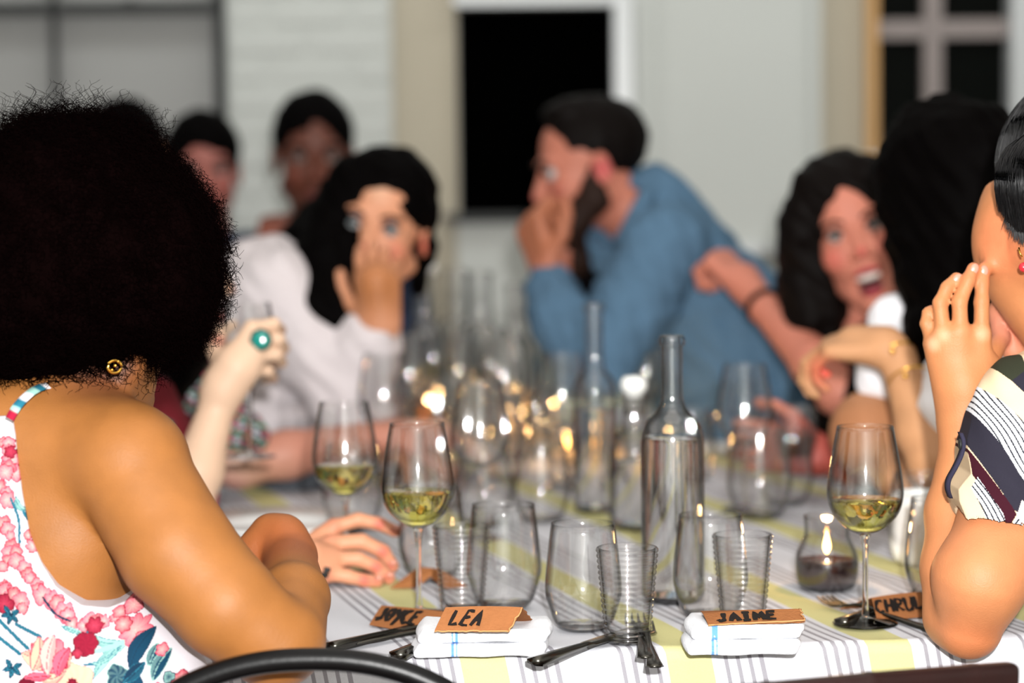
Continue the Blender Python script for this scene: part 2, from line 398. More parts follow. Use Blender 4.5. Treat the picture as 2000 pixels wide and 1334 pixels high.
def arm(sd, sh, el, wr, s=1., k=.02, heavy=1.):
    mid = (np.array(sh)+el)/2; fm = np.array(el)*.7+np.array(wr)*.3
    sd.chain([sh, mid, el], [.047*s*heavy, .043*s*heavy, .036*s*heavy], k); sd.chain([el, fm, wr], [.036*s, .038*s, .025*s], k)
def torso(sd, sL, sR, pel, s=1., depth=.1, waist=.85):
    sL, sR, pel = map(lambda q: np.array(q, float), (sL, sR, pel)); a = nrm(sR-sL); mid = (sL+sR)/2; wd = np.linalg.norm(sR-sL)
    up = mid-pel; ch = pel+up*.68; wa = pel+up*.3; h = wd*.22
    sd.cap(sL, sR, .048*s, .048*s, .03)
    for q in (-1, 1):
        sd.cap(ch+a*q*h, mid-up*.08+a*q*h*1.25, depth*s, depth*.8*s, .03); sd.cap(ch+a*q*h, wa+a*q*h*.8, depth*s, depth*waist*s, .04); sd.cap(wa+a*q*h*.8, pel+a*q*.075, depth*waist*s, depth*1.15*s, .04)
def legs(sd, pel, fwd, s=1., r=.075):
    fwd = nrm(fwd); a = V(fwd[1], -fwd[0], 0)
    for q in (-1, 1):
        h = np.array(pel)+a*q*.09-V(0, 0, .02); kn = h+fwd*.40+a*q*.02; kn[2] = .50; an = kn+fwd*.03; an[2] = .09
        sd.chain([h, kn], [r*1.1, r*.75], .02); sd.chain([kn, an], [r*.72, r*.45], .02)
def shoes(parent, pel, fwd):
    fwd = nrm(fwd); a = V(fwd[1], -fwd[0], 0)
    for q in (-1, 1):
        h = np.array(pel)+a*q*.09+fwd*.43+a*q*.02; h[2] = .045; sd = SD(); sd.chain([h-fwd*.04, h+fwd*.08, h+fwd*.17], [.042, .038, .03], .02)
        sdobj('shoe', sd, .01, M['black'], parent)
def sub_sphere(c, r): 
    c = np.array(c, np.float32); return lambda X, Y, Z: np.float32(r)-np.sqrt((X-c[0])**2+(Y-c[1])**2+(Z-c[2])**2)
def half(p, n):
    n = nrm(n).astype(np.float32); k = np.float32(np.dot(p, n)); return lambda X, Y, Z: X*n[0]+Y*n[1]+Z*n[2]-k
def maxr(*fs):
    def g(X, Y, Z):
        r = fs[0](X, Y, Z)
        for q in fs[1:]: r = np.maximum(r, q(X, Y, Z))
        return r
    return g
def polyregion(poly, y0):        # prism along Y over a polygon given in the plane y = y0 as (x,z)
    poly = np.array(poly, np.float32)
    def g(X, Y, Z):
        X2, Z2 = np.broadcast_arrays(X[:, 0, :], Z[:, 0, :]); d = np.full(X2.shape, 1e9, np.float32); ins = np.zeros(X2.shape, bool); n = len(poly)
        for i in range(n):
            a, b = poly[i], poly[(i+1) % n]; e = b-a; wx, wz = X2-a[0], Z2-a[1]
            t = np.clip((wx*e[0]+wz*e[1])/(e@e+1e-12), 0, 1); d = np.minimum(d, (wx-e[0]*t)**2+(wz-e[1]*t)**2)
            c = (a[1] > Z2) != (b[1] > Z2); ins ^= c & (X2 < (b[0]-a[0])*(Z2-a[1])/(b[1]-a[1]+1e-12)+a[0])
        d = np.sqrt(d); return np.where(ins, -d, d)[:, None, :]
    return g
def inpoly(x, y, poly):
    ins = np.zeros(len(x), bool); n = len(poly)
    for i in range(n):
        a, b = poly[i], poly[(i+1) % n]
        c = (a[1] > y) != (b[1] > y); ins ^= c & (x < (b[0]-a[0])*(y-a[1])/(b[1]-a[1]+1e-12)+a[0])
    return ins
def strands(name, roots, dirs, length, r, m, parent, K=8, grav=.5, curl=.0, cr=.0, seed=1, sides=3, kind=True):
    g = np.random.default_rng(seed); n = len(roots); t = np.linspace(0, 1, K)[None, :, None]
    L_ = (length*(.6+.8*g.random(n)))[:, None, None]
    d = dirs/np.linalg.norm(dirs, axis=1, keepdims=True); p = roots[:, None]+d[:, None]*t*L_+V(0, 0, -1)*(t**2)*L_*grav
    if curl:
        a = np.cross(d, g.normal(size=(n, 3))); a /= np.linalg.norm(a, axis=1, keepdims=True); b = np.cross(d, a); ph = g.random(n)[:, None, None]*6.28
        p = p+cr*(a[:, None]*np.cos(t*curl+ph)+b[:, None]*np.sin(t*curl+ph))
    v, f = tubes(p, np.linspace(r, r*.4, K)[None], sides); o = obj(name, v, f, m, parent)
    if kind: o['kind'] = 'stuff'
    return o
# ------------------------------------------------------------------ the room
def st(name, px0, py0, px1, py1, y0, y1, m, parent=None):
    a, b = Wl(px0, py0), Wl(px1, py1); return box(name, (a[0], y0, a[2]), (b[0], y1, b[2]), m, parent, structure=parent is None)
box('floor', (-3.2, -1.6, -.1), (3.2, 6.3, 0), M['floor'], structure=True)
box('ceiling', (-3.2, -1.6, 3), (3.2, 6.3, 3.1), M['ceil'], structure=True)
box('wall_left', (-3.3, -1.6, 0), (-3.2, 6.3, 3), M['wall'], structure=True)
box('wall_right', (3.2, -1.6, 0), (3.3, 6.3, 3), M['wall'], structure=True)
box('wall_front', (-3.2, -1.7, 0), (3.2, -1.6, 3), M['wall'], structure=True)
WX = lambda px: Wl(px, 380)[0]; WZ = lambda py: Wl(1000, py)[2]
# back wall in pieces round the three openings
wb = box('wall_back', (-3.2, 6.14, 0), (3.2, 6.3, 3), M['wall'], structure=True)
def piece(px0, px1, z0, z1, m, nm='wall_panel', y0=6.0):
    return box(nm, (px0 if isinstance(px0, float) else WX(px0), y0, z0), (px1 if isinstance(px1, float) else WX(px1), 6.14, z1), m, wb)
pier = piece(448, 768, 0., 3., M['wall'], 'brick_pier', 6.006)
piece(768, 892, 0., 3., M['warm_wall'], 'window_reveal', 6.05)
piece(892, 1212, 0., WZ(430), M['wall'])
piece(892, 1212, WZ(8), 3., M['wall'])
piece(1212, 1600, 0., 3., M['wall'])
piece(1600, 1700, 0., 3., M['warm_wall'], 'window_reveal', 6.05)
piece(1700, 3.2, 0., 0.75, M['wall']); piece(1975, 3.2, .75, 3., M['wall'])
piece(-3.2, 448, 0., .45, M['wall'])
# painted bricks of the pier, each its own piece
k = 0; z = .62; bl, bh = .205, .062
bm_ = None
while z < 2.0:
    x = WX(448)+(0 if k % 2 else -.1)
    while x < WX(768):
        a, b = max(x, WX(448)), min(x+bl, WX(768))
        if b-a > .03:
            dy = .004+.004*random.random(); r = .004
            v = boxv((a+.004, 6.006-dy, z), (b-.004, 6.02, z+bh)); v[0] = (v[0][0]+r, v[0][1], v[0][2]+r); v[1] = (v[1][0]-r, v[1][1], v[1][2]+r); v[4] = (v[4][0]+r, v[4][1], v[4][2]-r); v[5] = (v[5][0]-r, v[5][1], v[5][2]-r)
            obj('brick', v, BOXF, M['wall'], pier, False)
        x += bl+.01
    z += bh+.012; k += 1
# left: steel framed window with frosted panes
w1 = box('window_1', (-3.2, 6.06, .45), (WX(418), 6.12, 3), M['grey_panel'], structure=True)
for a, b in ((-150, -128), (95, 124), (413, 446)): st('steel_post', a, -300, b, 900, 5.97, 6.08, M['steel'], w1)
box('steel_rail', (-3.2, 5.98, WZ(17)), (WX(430), 6.08, WZ(-4)), M['steel'], w1)
box('steel_rail', (-3.2, 5.98, WZ(640)), (WX(430), 6.08, WZ(620)), M['steel'], w1)
st('latch', 250, 2, 268, 8, 5.95, 6.0, M['steel'], w1)
# middle: black opening with white frame
w2 = st('window_2', 892, 6, 1212, 422, 6.07, 6.12, M['black_pane'])
st('window_frame', 886, -6, 1218, 9, 5.98, 6.07, M['white_trim'], w2)
st('window_frame', 1198, -6, 1236, 430, 5.965, 6.07, M['white_trim'], w2)
st('window_sill', 870, 418, 1214, 432, 5.96, 6.07, M['steel'], w2)
st('window_frame', 884, -6, 894, 425, 6.03, 6.07, M['warm_wall'], w2)
# right: sash window with grey muntins
w3 = st('window_3', 1712, -300, 1978, 520, 6.06, 6.09, M['green_pane'])
st('muntin', 1712, 38, 1978, 72, 6.02, 6.06, M['muntin'], w3); st('muntin', 1808, -300, 1842, 520, 6.015, 6.058, M['muntin'], w3)
st('muntin', 1712, 330, 1978, 352, 6.02, 6.06, M['muntin'], w3)
st('warm_lit_edge', 1694, -300, 1714, 300, 5.99, 6.07, M['orange_trim'], w3); st('window_frame', 1694, 300, 1722, 520, 5.98, 6.07, M['white_trim'], w3)
st('window_frame', 1974, -300, 2002, 520, 5.97, 6.07, M['white_trim'], w3)
st('trim_1', 1240, -300, 1262, 640, 5.985, 6.01, M['wall']); st('trim_2', 1282, -300, 1296, 640, 5.99, 6.01, M['wall']); st('trim_3', 1582, -300, 1602, 640, 5.975, 6.01, M['wall'])
st('trim_4', 1212, 478, 1600, 494, 5.97, 6.005, M['white_trim'])
box('baseboard_back', (-3.2, 5.96, 0), (3.2, 6.0, .14), M['white_trim'], structure=True)
# ------------------------------------------------------------------ table and cloth
TA = math.radians(6.0); ux = V(math.cos(TA), math.sin(TA), 0); uy = V(-math.sin(TA), math.cos(TA), 0)
T0 = T(395, 1294); TW, TL = .96, 2.50
tb = lambda a, b, z=.75: V(T0[0], T0[1], 0)+ux*a+uy*b+V(0, 0, z)
table = thing('dining_table', 'long dining table running away from the camera under the striped cloth', 'table', (*tb(0, 0, 0),))
def slab(name, a0, a1, b0, b1, z0, z1, m, parent):
    v = [tb(a, b, z) for z in (z0, z1) for a, b in ((a0, b0), (a1, b0), (a1, b1), (a0, b1))]; return obj(name, v, BOXF, m, parent, False)
slab('table_top', .005, TW-.005, .005, TL, .715, .745, M['darkwood'], table)
for a in (.04, TW-.11):
    for b in (.12, TL-.2): slab('leg', a, a+.06, b, b+.06, 0, .715, M['darkwood'], table)
def cloth_mat():
    m, nt, b = nodes('striped_table_linen'); N = nt.nodes; L = nt.links; b.inputs['Roughness'].default_value = .9; b.inputs['Specular IOR Level'].default_value = .1
    a = N.new('ShaderNodeAttribute'); a.attribute_name = 'uvw'; sx = N.new('ShaderNodeSeparateXYZ'); L.new(a.outputs['Vector'], sx.inputs[0])
    fr = N.new('ShaderNodeMath'); fr.operation = 'FRACT'; L.new(sx.outputs[0], fr.inputs[0])
    cr = N.new('ShaderNodeValToRGB'); r = cr.color_ramp; r.interpolation = 'CONSTANT'
    yel, wh, gr = (*lin((198, 194, 140)), 1), (*lin((205, 206, 212)), 1), (*lin((146, 144, 150)), 1)
    st_ = [(0, yel), (.215, wh)]; 
    for q in range(4): st_ += [(.275+q*.058, gr), (.275+q*.058+.02, wh)]
    for q in range(4): st_ += [(.77+q*.058, gr), (.77+q*.058+.02, wh)]
    r.elements[0].position = 0; r.elements[0].color = yel; r.elements[1].position = st_[1][0]; r.elements[1].color = wh
    for p_, c_ in st_[2:]:
        e = r.elements.new(p_); e.color = c_
    L.new(fr.outputs[0], cr.inputs[0])
    # a fine weave
    n = N.new('ShaderNodeTexNoise'); n.inputs['Scale'].default_value = 900; tc = N.new('ShaderNodeTexCoord'); L.new(tc.outputs['Object'], n.inputs['Vector'])
    mr = N.new('ShaderNodeMapRange'); mr.inputs['To Min'].default_value = .86; mr.inputs['To Max'].default_value = 1.08; L.new(n.outputs['Fac'], mr.inputs['Value'])
    mx = N.new('ShaderNodeMix'); mx.data_type = 'RGBA'; mx.blend_type = 'MULTIPLY'; mx.inputs[0].default_value = 1; L.new(cr.outputs[0], mx.inputs[6]); L.new(mr.outputs[0], mx.inputs[7]); L.new(mx.outputs[2], b.inputs['Base Color'])
    bp = N.new('ShaderNodeBump'); bp.inputs['Strength'].default_value = .3; bp.inputs['Distance'].default_value = .001; L.new(n.outputs['Fac'], bp.inputs['Height']); L.new(bp.outputs[0], b.inputs['Normal'])
    return m
SA = math.radians(16.0); sx_ = V(math.cos(SA), math.sin(SA), 0)
sref = T(1361, 1304) @ sx_
def make_cloth():
    na, nb = 150, 330; drop = .26
    A = np.linspace(-drop, TW+drop, na); B = np.linspace(-drop, TL+drop, nb)
    a, b = np.meshgrid(A, B, indexing='ij'); r = .012
    ca, cb = np.clip(a, 0, TW), np.clip(b, 0, TL); oa, ob = a-ca, b-cb; dn = np.hypot(oa, ob)
    out = np.minimum(dn, r); down = np.maximum(dn-r*.6, 0)
    fx = np.where(dn > 0, oa/np.maximum(dn, 1e-9), 0); fy = np.where(dn > 0, ob/np.maximum(dn, 1e-9), 0)
    wave = np.clip(dn/.1, 0, 1)*.014*np.sin(a*26+b*22)
    pa = ca+fx*(out+wave+down*.06); pb = cb+fy*(out+wave+down*.06)
    z = .752-down + np.where(dn == 0, .0012*np.sin(a*21+np.sin(b*9)*2)*np.sin(b*17+a*6)+.0007*np.sin(a*60+b*33), 0)
    v = V(T0[0], T0[1], 0)+pa[..., None]*ux+pb[..., None]*uy; v[..., 2] = z
    flat = V(T0[0], T0[1], 0)+a[..., None]*ux+b[..., None]*uy
    s = (flat@sx_-sref)/.205+.002*np.sin(b*30)
    i = np.arange(na-1)[:, None]*nb+np.arange(nb-1)[None]; f = np.stack([i, i+nb, i+nb+1, i+1], -1).reshape(-1, 4)
    o = obj('tablecloth', v.reshape(-1, 3), f, cloth_mat())
    at = o.data.attributes.new('uvw', 'FLOAT_VECTOR', 'POINT'); at.data.foreach_set('vector', np.stack([s, s*0, s*0], -1).astype(np.float32).reshape(-1))
    sf = o.modifiers.new('thickness', 'SOLIDIFY'); sf.thickness = .0015; sf.offset = -1
    tag(o, 'white tablecloth with pale yellow bands and thin grey stripes', 'tablecloth')
make_cloth()
ZT = .7535
def TT(px, py): p = T(px, py, ZT); return p
# ------------------------------------------------------------------ glassware
def wine_glass(loc, label, fill=.0, s=1., group='stemmed wine glasses on the table', liquid='wine', bowl=1.):
    root = thing('wine_glass', label, 'wine glass', loc, random.random()*6, group)
    H = .21*s; b0 = .095*s
    outp = spl([(.006, b0), (.020, b0+.007), (.0345, b0+.022), (.0402, b0+.042), (.0382, b0+.066), (.0338, b0+.092), (.0295, H)], 30); outp[:, 0] *= s*bowl
    inn = outp[::-1].copy(); inn[:, 0] -= .0011; inn[:, 1] = np.maximum(inn[:, 1], b0+.004); inn[-1, 0] = 1e-5
    v, f = lathe(np.vstack([[(1e-5, b0-.001)], outp, inn]), 44); obj('bowl', v, f, M['glassw'], root, local=True)
    st_ = spl([(.0042, .007), (.0032, .02), (.0030, .05), (.0034, .078), (.0062, b0+.0005)], 14)
    v, f = lathe(np.vstack([[(1e-5, .006)], st_, [(1e-5, b0+.0005)]]), 16); obj('stem', v, f, M['glass'], root, local=True)
    v, f = lathe([(1e-5, .0002), (.034*s, .0002), (.0345*s, .0012), (.030*s, .0022), (.012, .0052), (.0042, .0075), (1e-5, .008)], 36); obj('foot', v, f, M['glass'], root, local=True)
    if fill:
        zt = b0+.006+fill*.05; q = outp[outp[:, 1] < zt]; x = np.interp(zt, outp[:, 1], outp[:, 0])
        q = np.vstack([q, [(x, zt)]]); q[:, 0] = np.maximum(q[:, 0]-.0018, .001); q[:, 1] = np.maximum(q[:, 1], b0+.0045)
        v, f = lathe(np.vstack([[(1e-5, b0+.0045)], q, [(1e-5, zt)]]), 40); obj('white_wine' if liquid == 'wine' else 'drink', v, f, M[liquid], root, local=True)
    return root
def stemless(loc, label, s=1., group='stemless water tumblers on the table'):
    root = thing('stemless_tumbler', label, 'tumbler', loc, 0, group); H = .112*s
    o_ = spl([(.022, 0), (.031, .008), (.0385, .03), (.0405, .045), (.038, .075), (.0335, H/s)], 26)*s
    i_ = o_[::-1].copy(); i_[:, 0] -= .0013; i_[:, 1] = np.maximum(i_[:, 1], .005); i_[-1, 0] = 1e-5
    v, f = lathe(np.vstack([[(1e-5, .001)], o_, i_]), 44); obj('tumbler_body', v, f, M['glassw'], root, local=True)
    v, f = lathe([(1e-5, .0012), (.020*s, .0008), (.027*s, .0055), (1e-5, .0065)], 32); obj('thick_base', v, f, M['glass'], root, local=True)
    return root
def ribbed(loc, label, s=1., group='small ribbed tumblers on the table'):
    root = thing('ribbed_tumbler', label, 'tumbler', loc, 0, group); H = .092*s; z = np.linspace(.004, H, 92); n_ = 17
    r = (.0205+.0085*(z/H))*s+.0017*np.abs(np.sin(z/H*PI*n_))
    o_ = np.stack([r, z], 1); i_ = np.stack([(.0205+.0085*(z/H))*s-.0016, z], 1)[::-1][:-8:8]
    v, f = lathe(np.vstack([[(1e-5, 0.0005), (.019*s, .0005)], o_, i_, [(.016*s, .009), (1e-5, .009)]]), 40); obj('tumbler_body', v, f, M['glassw'], root, local=True)
    v, f = lathe([(1e-5, .0012), (.0185*s, .0012), (.0188*s, .0075), (1e-5, .0082)], 28); obj('thick_base', v, f, M['glass'], root, local=True)
    return root
def bottle(loc, label, H=.3, R=.036, fill=.62, neck=.013, kind='bottle', stopper=False, shoulder=.62, group='clear glass bottles of water', liquid='water'):
    root = thing('glass_bottle', label, kind, loc, 0, group)
    sh = shoulder*H
    o_ = spl([(R*.86, .0), (R*.98, .006), (R, .02), (R, sh*.55), (R*1.0, sh-.018), (R*.955, sh), (R*.80, sh+.013), (R*.54, sh+.023), (neck*1.12, sh+.034), (neck*1.0, sh+.05), (neck, H-.03), (neck, H-.012)], 60)
    lip = [(neck+.0025, H-.011), (neck+.003, H-.004), (neck+.001, H), (neck-.003, H-.001)]
    i_ = o_[::-1].copy(); i_[:, 0] -= .0022; i_[:, 1] = np.maximum(i_[:, 1], .007); i_[-1, 0] = 1e-5
    v, f = lathe(np.vstack([[(1e-5, .006), (R*.5, .003)], o_, lip, i_]), 44); obj('bottle_glass', v, f, M['glassb'], root, local=True)
    if fill:
        zt = fill*H; q = o_[o_[:, 1] < zt]; x = np.interp(zt, o_[:, 1], o_[:, 0]); q = np.vstack([q, [(x, zt)]]); q[:, 0] -= .003; q[:, 1] = np.maximum(q[:, 1], .0075)
        v, f = lathe(np.vstack([[(1e-5, .0075)], q, [(1e-5, zt)]]), 44); obj('water' if liquid == 'water' else 'drink', v, f, M[liquid], root, local=True)
    if stopper:
        v, f = lathe([(1e-5, H-.006), (neck*.8, H-.006), (neck*.9, H+.002), (neck*1.1, H+.004), (neck*1.15, H+.014), (neck*.9, H+.022), (1e-5, H+.023)], 24); obj('stopper', v, f, M['china'], root, local=True)
    return root
def candle(loc, label, wax='darkwax', H=.085, R=.036, jar=True, power=.35):
    root = thing('candle_jar', label, 'candle', loc, 0, 'lit candles on the table')
    prof = spl([(R*.72, 0), (R*.93, .006), (R, .022), (R*.98, .04), (R*.8, .056), (R*.72, .064), (R*.74, H)], 30) if jar else spl([(R*.8, 0), (R*.85, .01), (R, H)], 10)
    i_ = prof[::-1].copy(); i_[:, 0] -= .0018; i_[:, 1] = np.maximum(i_[:, 1], .004); i_[-1, 0] = 1e-5
    v, f = lathe(np.vstack([[(1e-5, .001)], prof, i_]), 36); obj('jar', v, f, M['glassw'], root, local=True)
    zt = .034 if jar else .02; q = prof[prof[:, 1] < zt]; q = np.vstack([q, [(np.interp(zt, prof[:, 1], prof[:, 0]), zt)]]); q[:, 0] -= .0025; q[:, 1] = np.maximum(q[:, 1], .0045)
    v, f = lathe(np.vstack([[(1e-5, .0045)], q, [(1e-5, zt-.001)]]), 32); wx = obj('wax_fill', v, f, M[wax], root, local=True)
    v, f = lathe([(1e-5, zt), (.0008, zt), (.0007, zt+.008), (1e-5, zt+.008)], 8); w_ = obj('wick', v, f, M['black'], wx, local=True)
    v, f = lathe(spl([(1e-5, zt+.006), (.003, zt+.010), (.0042, zt+.016), (.0026, zt+.024), (1e-5, zt+.034)], 12), 14); fl = obj('flame', v, f, M['flame'], wx, local=True)
    l = bpy.data.lights.new('candle_light', 'POINT'); l.energy = power; l.color = (1, .55, .22); l.shadow_soft_size = .006
    lo = bpy.data.objects.new('candle_light', l); C.objects.link(lo); lo.parent = root; lo.location = (0, 0, zt+.045)
    return root
G = wine_glass
G(TT(1690, 1218), 'wine glass of white wine by the elbow at the right', .62)
G(TT(819, 1200), 'taller-looking wine glass of white wine just behind the brown cards at left', .68)
G(TT(677, 1122), 'wine glass of white wine above the pink fingers', .62)
G(TT(1455, 995), 'empty wine glass in front of the blue shirt, right of the bottles', 0)
stemless(TT(1140, 1228), 'stemless tumbler between the LEA card and the clear bottle', 1.)
stemless(TT(985, 1186), 'stemless tumbler directly behind the LEA card', 1.03)
stemless(TT(1388, 1206), 'stemless tumbler behind the JAIME card, beside the tall bottle', 1.)
stemless(TT(1484, 1008), 'stemless tumbler below the empty wine glass', 1.12)
stemless(TT(1842, 1178), 'stemless tumbler half hidden behind the right elbow', 1.05)
stemless(TT(845, 1128), 'stemless tumbler behind the stem of the nearest left wine glass', 1.0)
stemless(TT(690, 1030), 'stemless tumbler behind the pink fingers', 1.05)
ribbed(TT(903, 1198), 'ribbed tumbler behind the left end of the LEA card', 1.06)
ribbed(TT(1226, 1254), 'ribbed tumbler standing beside the crossed fork and knife', 1.06)
ribbed(TT(1451, 1222), 'ribbed tumbler behind the JAIME card', 1.06)
bottle(TT(1315, 1172), 'nearest clear glass bottle full of water, centre right', .298, .0355, .62, neck=.0118, shoulder=.635)
bottle(TT(1163, 998), 'clear glass bottle farther back with candlelight behind it', .3, .0315, .5, shoulder=.6)
bottle(TT(1240, 1030), 'shorter clear carafe with a white stopper between the two tall bottles', .185, .034, .5, neck=.016, stopper=True, shoulder=.6)
# the crowd of glasses down the table: (px, rim y, kind, fill, label)
placed = []
for o in list(C.objects):
    if o.parent is None and o.get('category') in ('wine glass', 'tumbler', 'bottle'): placed.append((o.location[0], o.location[1], .042))
CG = 'crowd of glasses down the table'
hts = dict(w=.21, s=.112, r=.097, b=.3, c=.31)
far = [(1263, 655, 'w', 0, 'blurred wine glass just behind the short stoppered carafe'),
       (803, 655, 'w', 0, 'blurred wine glass right of the white sleeve, second from it'),
       (752, 690, 'w', 0, 'blurred wine glass touching the white sleeve'),
       (855, 745, 's', 0, 'blurred stemless tumbler behind the nearest left wine glass'),
       (897, 650, 'w', 0, 'blurred wine glass below the left edge of the black window'),
       (985, 662, 'w', 0, 'blurred wine glass left of the elbow of the blue shirt'),
       (1008, 560, 'b', 0, 'blurred tall bottle beside the raised blue sleeve'),
       (988, 800, 's', 0, 'blurred tumbler with the brightest glint, in the middle of the table'),
       (1096, 822, 'r', 0, 'blurred ribbed tumbler left of the rear bottle'),
       (940, 745, 'w', 0, 'blurred wine glass in the middle of the crowd, left of the candle'),
       (1052, 752, 's', 0, 'blurred tumbler right of the candle in the middle'),
       (915, 800, 's', 0, 'blurred tumbler right of the nearest left wine glass'),
       (1058, 862, 's', 0, 'blurred tumbler, nearest one left of the rear bottle'),
       (848, 622, 'w', .5, 'blurred wine glass holding wine at the far left of the crowd'),
       (925, 618, 'w', .4, 'farthest wine glass, straight below the black window'),
       (962, 640, 'w', 0, 'far wine glass second from the raised blue sleeve'),
       (1040, 700, 's', 0, 'far tumbler beside the white side plate'),
       (862, 842, 's', 0, 'blurred tumbler close behind the nearest left wine glass, lower one'),
       (770, 790, 's', 0, 'blurred tumbler below the white sleeve'),
       (1100, 690, 'w', 0, 'blurred wine glass half behind the rear bottle'),
       (945, 868, 's', 0, 'blurred tumbler behind the LEA tumbler, right of the left wine glasses'),
       (895, 500, 'c', 0, 'tall carafe at the far end, left of two'),
       (940, 505, 'c', 0, 'tall carafe at the far end, right of two'),
       (832, 540, 'c', .4, 'tall carafe of amber drink with a white top at the far end'),
       (1800, 925, 's', 0, 'blurred tumbler behind the tall white cup'),
       (1535, 850, 's', 0, 'blurred tumbler by the amber drink'),
       (1350, 800, 's', 0, 'blurred tumbler in front of the blue shirt, behind the nearest bottle')]
for px, py, kd, fl_, lab in far:
    h = hts[kd]; yf = max((py-380*h/.46)/(1-h/.46), 838); p = TT(px, yf); r = {'w': .036, 's': .041, 'r': .031, 'b': .036, 'c': .042}[kd]
    d_ = nrm((p-CAM)*V(1, 1, 0)); best = p
    for k in range(60):
        q = p+d_*.01*((k+1)//2)*(1 if k % 2 else -1)
        if (q-tb(0, 0))@uy > TL-.05: continue
        if all(math.hypot(q[0]-x, q[1]-y) > r+rr for x, y, rr in placed): best = q; break
    placed.append((best[0], best[1], r)); p = best
    if kd == 'w': wine_glass(p, lab, fl_, group=CG)
    elif kd == 's': stemless(p, lab, group=CG)
    elif kd == 'r': ribbed(p, lab, group=CG)
    elif kd == 'b': bottle(p, lab, h, .034, .4, group='tall vessels at the far end')
    else: bottle(p, lab, h, .04, .22 if fl_ else .4, neck=.022, group='tall vessels at the far end', stopper=fl_ > 0, liquid='amber' if fl_ else 'water')
# candles
candle(TT(1615, 1150), 'squat glass jar candle with dark wax beside the right wine glass', power=.4)
for px, py, t_ in ((1105, 905, 'left of the rear bottle'), (1032, 868, 'in the middle of the glasses'), (840, 830, 'by the white sleeve, at the far end'), (1195, 905, 'behind the short carafe'), (868, 800, 'far down the table behind the glasses')):
    candle(TT(px, py), 'small tea light glass '+t_, 'wax', .06, .026, False, .5)
# white things
def plate(loc, label, R=.13, kind='plate'):
    root = thing('plate', label, kind, loc, 0)
    v, f = lathe([(1e-5, .002), (R*.55, .001), (R*.62, .006), (R, .016), (R*1.0, .019), (R*.62, .0095), (R*.55, .005), (1e-5, .0055)], 56); obj('dish', v, f, M['china'], root, local=True)
    v, f = lathe([(R*.5, .0), (R*.56, 0), (R*.56, .003), (R*.5, .003)], 40); obj('foot_ring', v, f, M['china'], root, local=True)
plate(TT(535, 1040), 'white dinner plate behind the bent brown wrist', .125)
plate(TT(1390, 885), 'small white plate in front of the blue shirt', .07)
plate(TT(1045, 845), 'white side plate far back among the glasses', .08)
def cup(loc, label, R=.036, H=.085):
    root = thing('white_cup', label, 'cup', loc, 0)
    o_ = spl([(R*.7, 0), (R*.9, .01), (R, H*.4), (R*.94, H)], 16); i_ = o_[::-1].copy(); i_[:, 0] -= .003; i_[:, 1] = np.maximum(i_[:, 1], .006); i_[-1, 0] = 1e-5
    v, f = lathe(np.vstack([[(1e-5, .001)], o_, i_]), 36); obj('cup_body', v, f, M['china'], root, local=True)
    a = np.linspace(-1.35, 1.35, 10); tube('handle', [(R*.9+.022*math.cos(t), 0, H*.5+.026*math.sin(t)) for t in a], .0045, M['china'], root, 8, local=True)
cup(TT(1795, 1100), 'tall white cup behind the right wine glass', .036, .088)
cup(TT(828, 800), 'white cup far back at the left of the glasses', .03, .24) if False else None
# ------------------------------------------------------------------ napkins
def towel(name, quad, h, label, lines, seed=0, n=2):
    # quad: front-left, front-right (world points on the cloth), depth of the roll
    a, b, dep = quad; ax_ = nrm(b-a); L_ = np.linalg.norm(b-a); ay = V(-ax_[1], ax_[0], 0); R = np.array([ax_, ay, V(0, 0, 1)])
    root = thing(name, label, 'napkin', (a+b)/2+ay*dep/2, 0, 'folded towel napkins'); hh = h/n
    for i in range(n):
        sd = SD(); off = (i*.004-.002); c = (a+b)/2+ay*(dep/2+.004*i)+ax_*off; c[2] = ZT+.0005+hh*(i+.5)
        for j in range(2):      # each fold shows two layers
            cc = c+V(0, 0, (j-.5)*hh*.46); sd.rbox(cc+ax_*.002*(j*2-1), (L_/2, dep/2, hh*.262), hh*.25, R, .004)
        sd.ell(c-ax_*L_*.46, (.010, dep*.46, hh*.5), R, .006); sd.ell(c+ax_*L_*.44, (.012, dep*.45, hh*.49), R, .008)
        def cf(v):
            u = (v-a)@ax_; w_ = (v-a)@ay; col = np.tile(V(*lin((225, 227, 232))), (len(v), 1))
            for l0 in lines:
                k = np.abs(u-l0*L_-.0015*np.sin(w_*60)) < .0012; col[k] = lin((100, 150, 215))
            return col
        sdobj('towel_fold', sd, .0016, M['towel'], root, colf=cf, wr=.0006)
    return root
NT = [(TT(816, 1287), TT(1068, 1284)), (TT(1352, 1283), TT(1566, 1280))]
towel('napkin', (NT[0][0], NT[0][1], .075), .027, 'white folded towel with a thin blue line under the LEA card', (.27, .30), 1)
towel('napkin', (NT[1][0], NT[1][1], .075), .030, 'white folded towel with blue lines under the JAIME card', (.19, .225), 2)
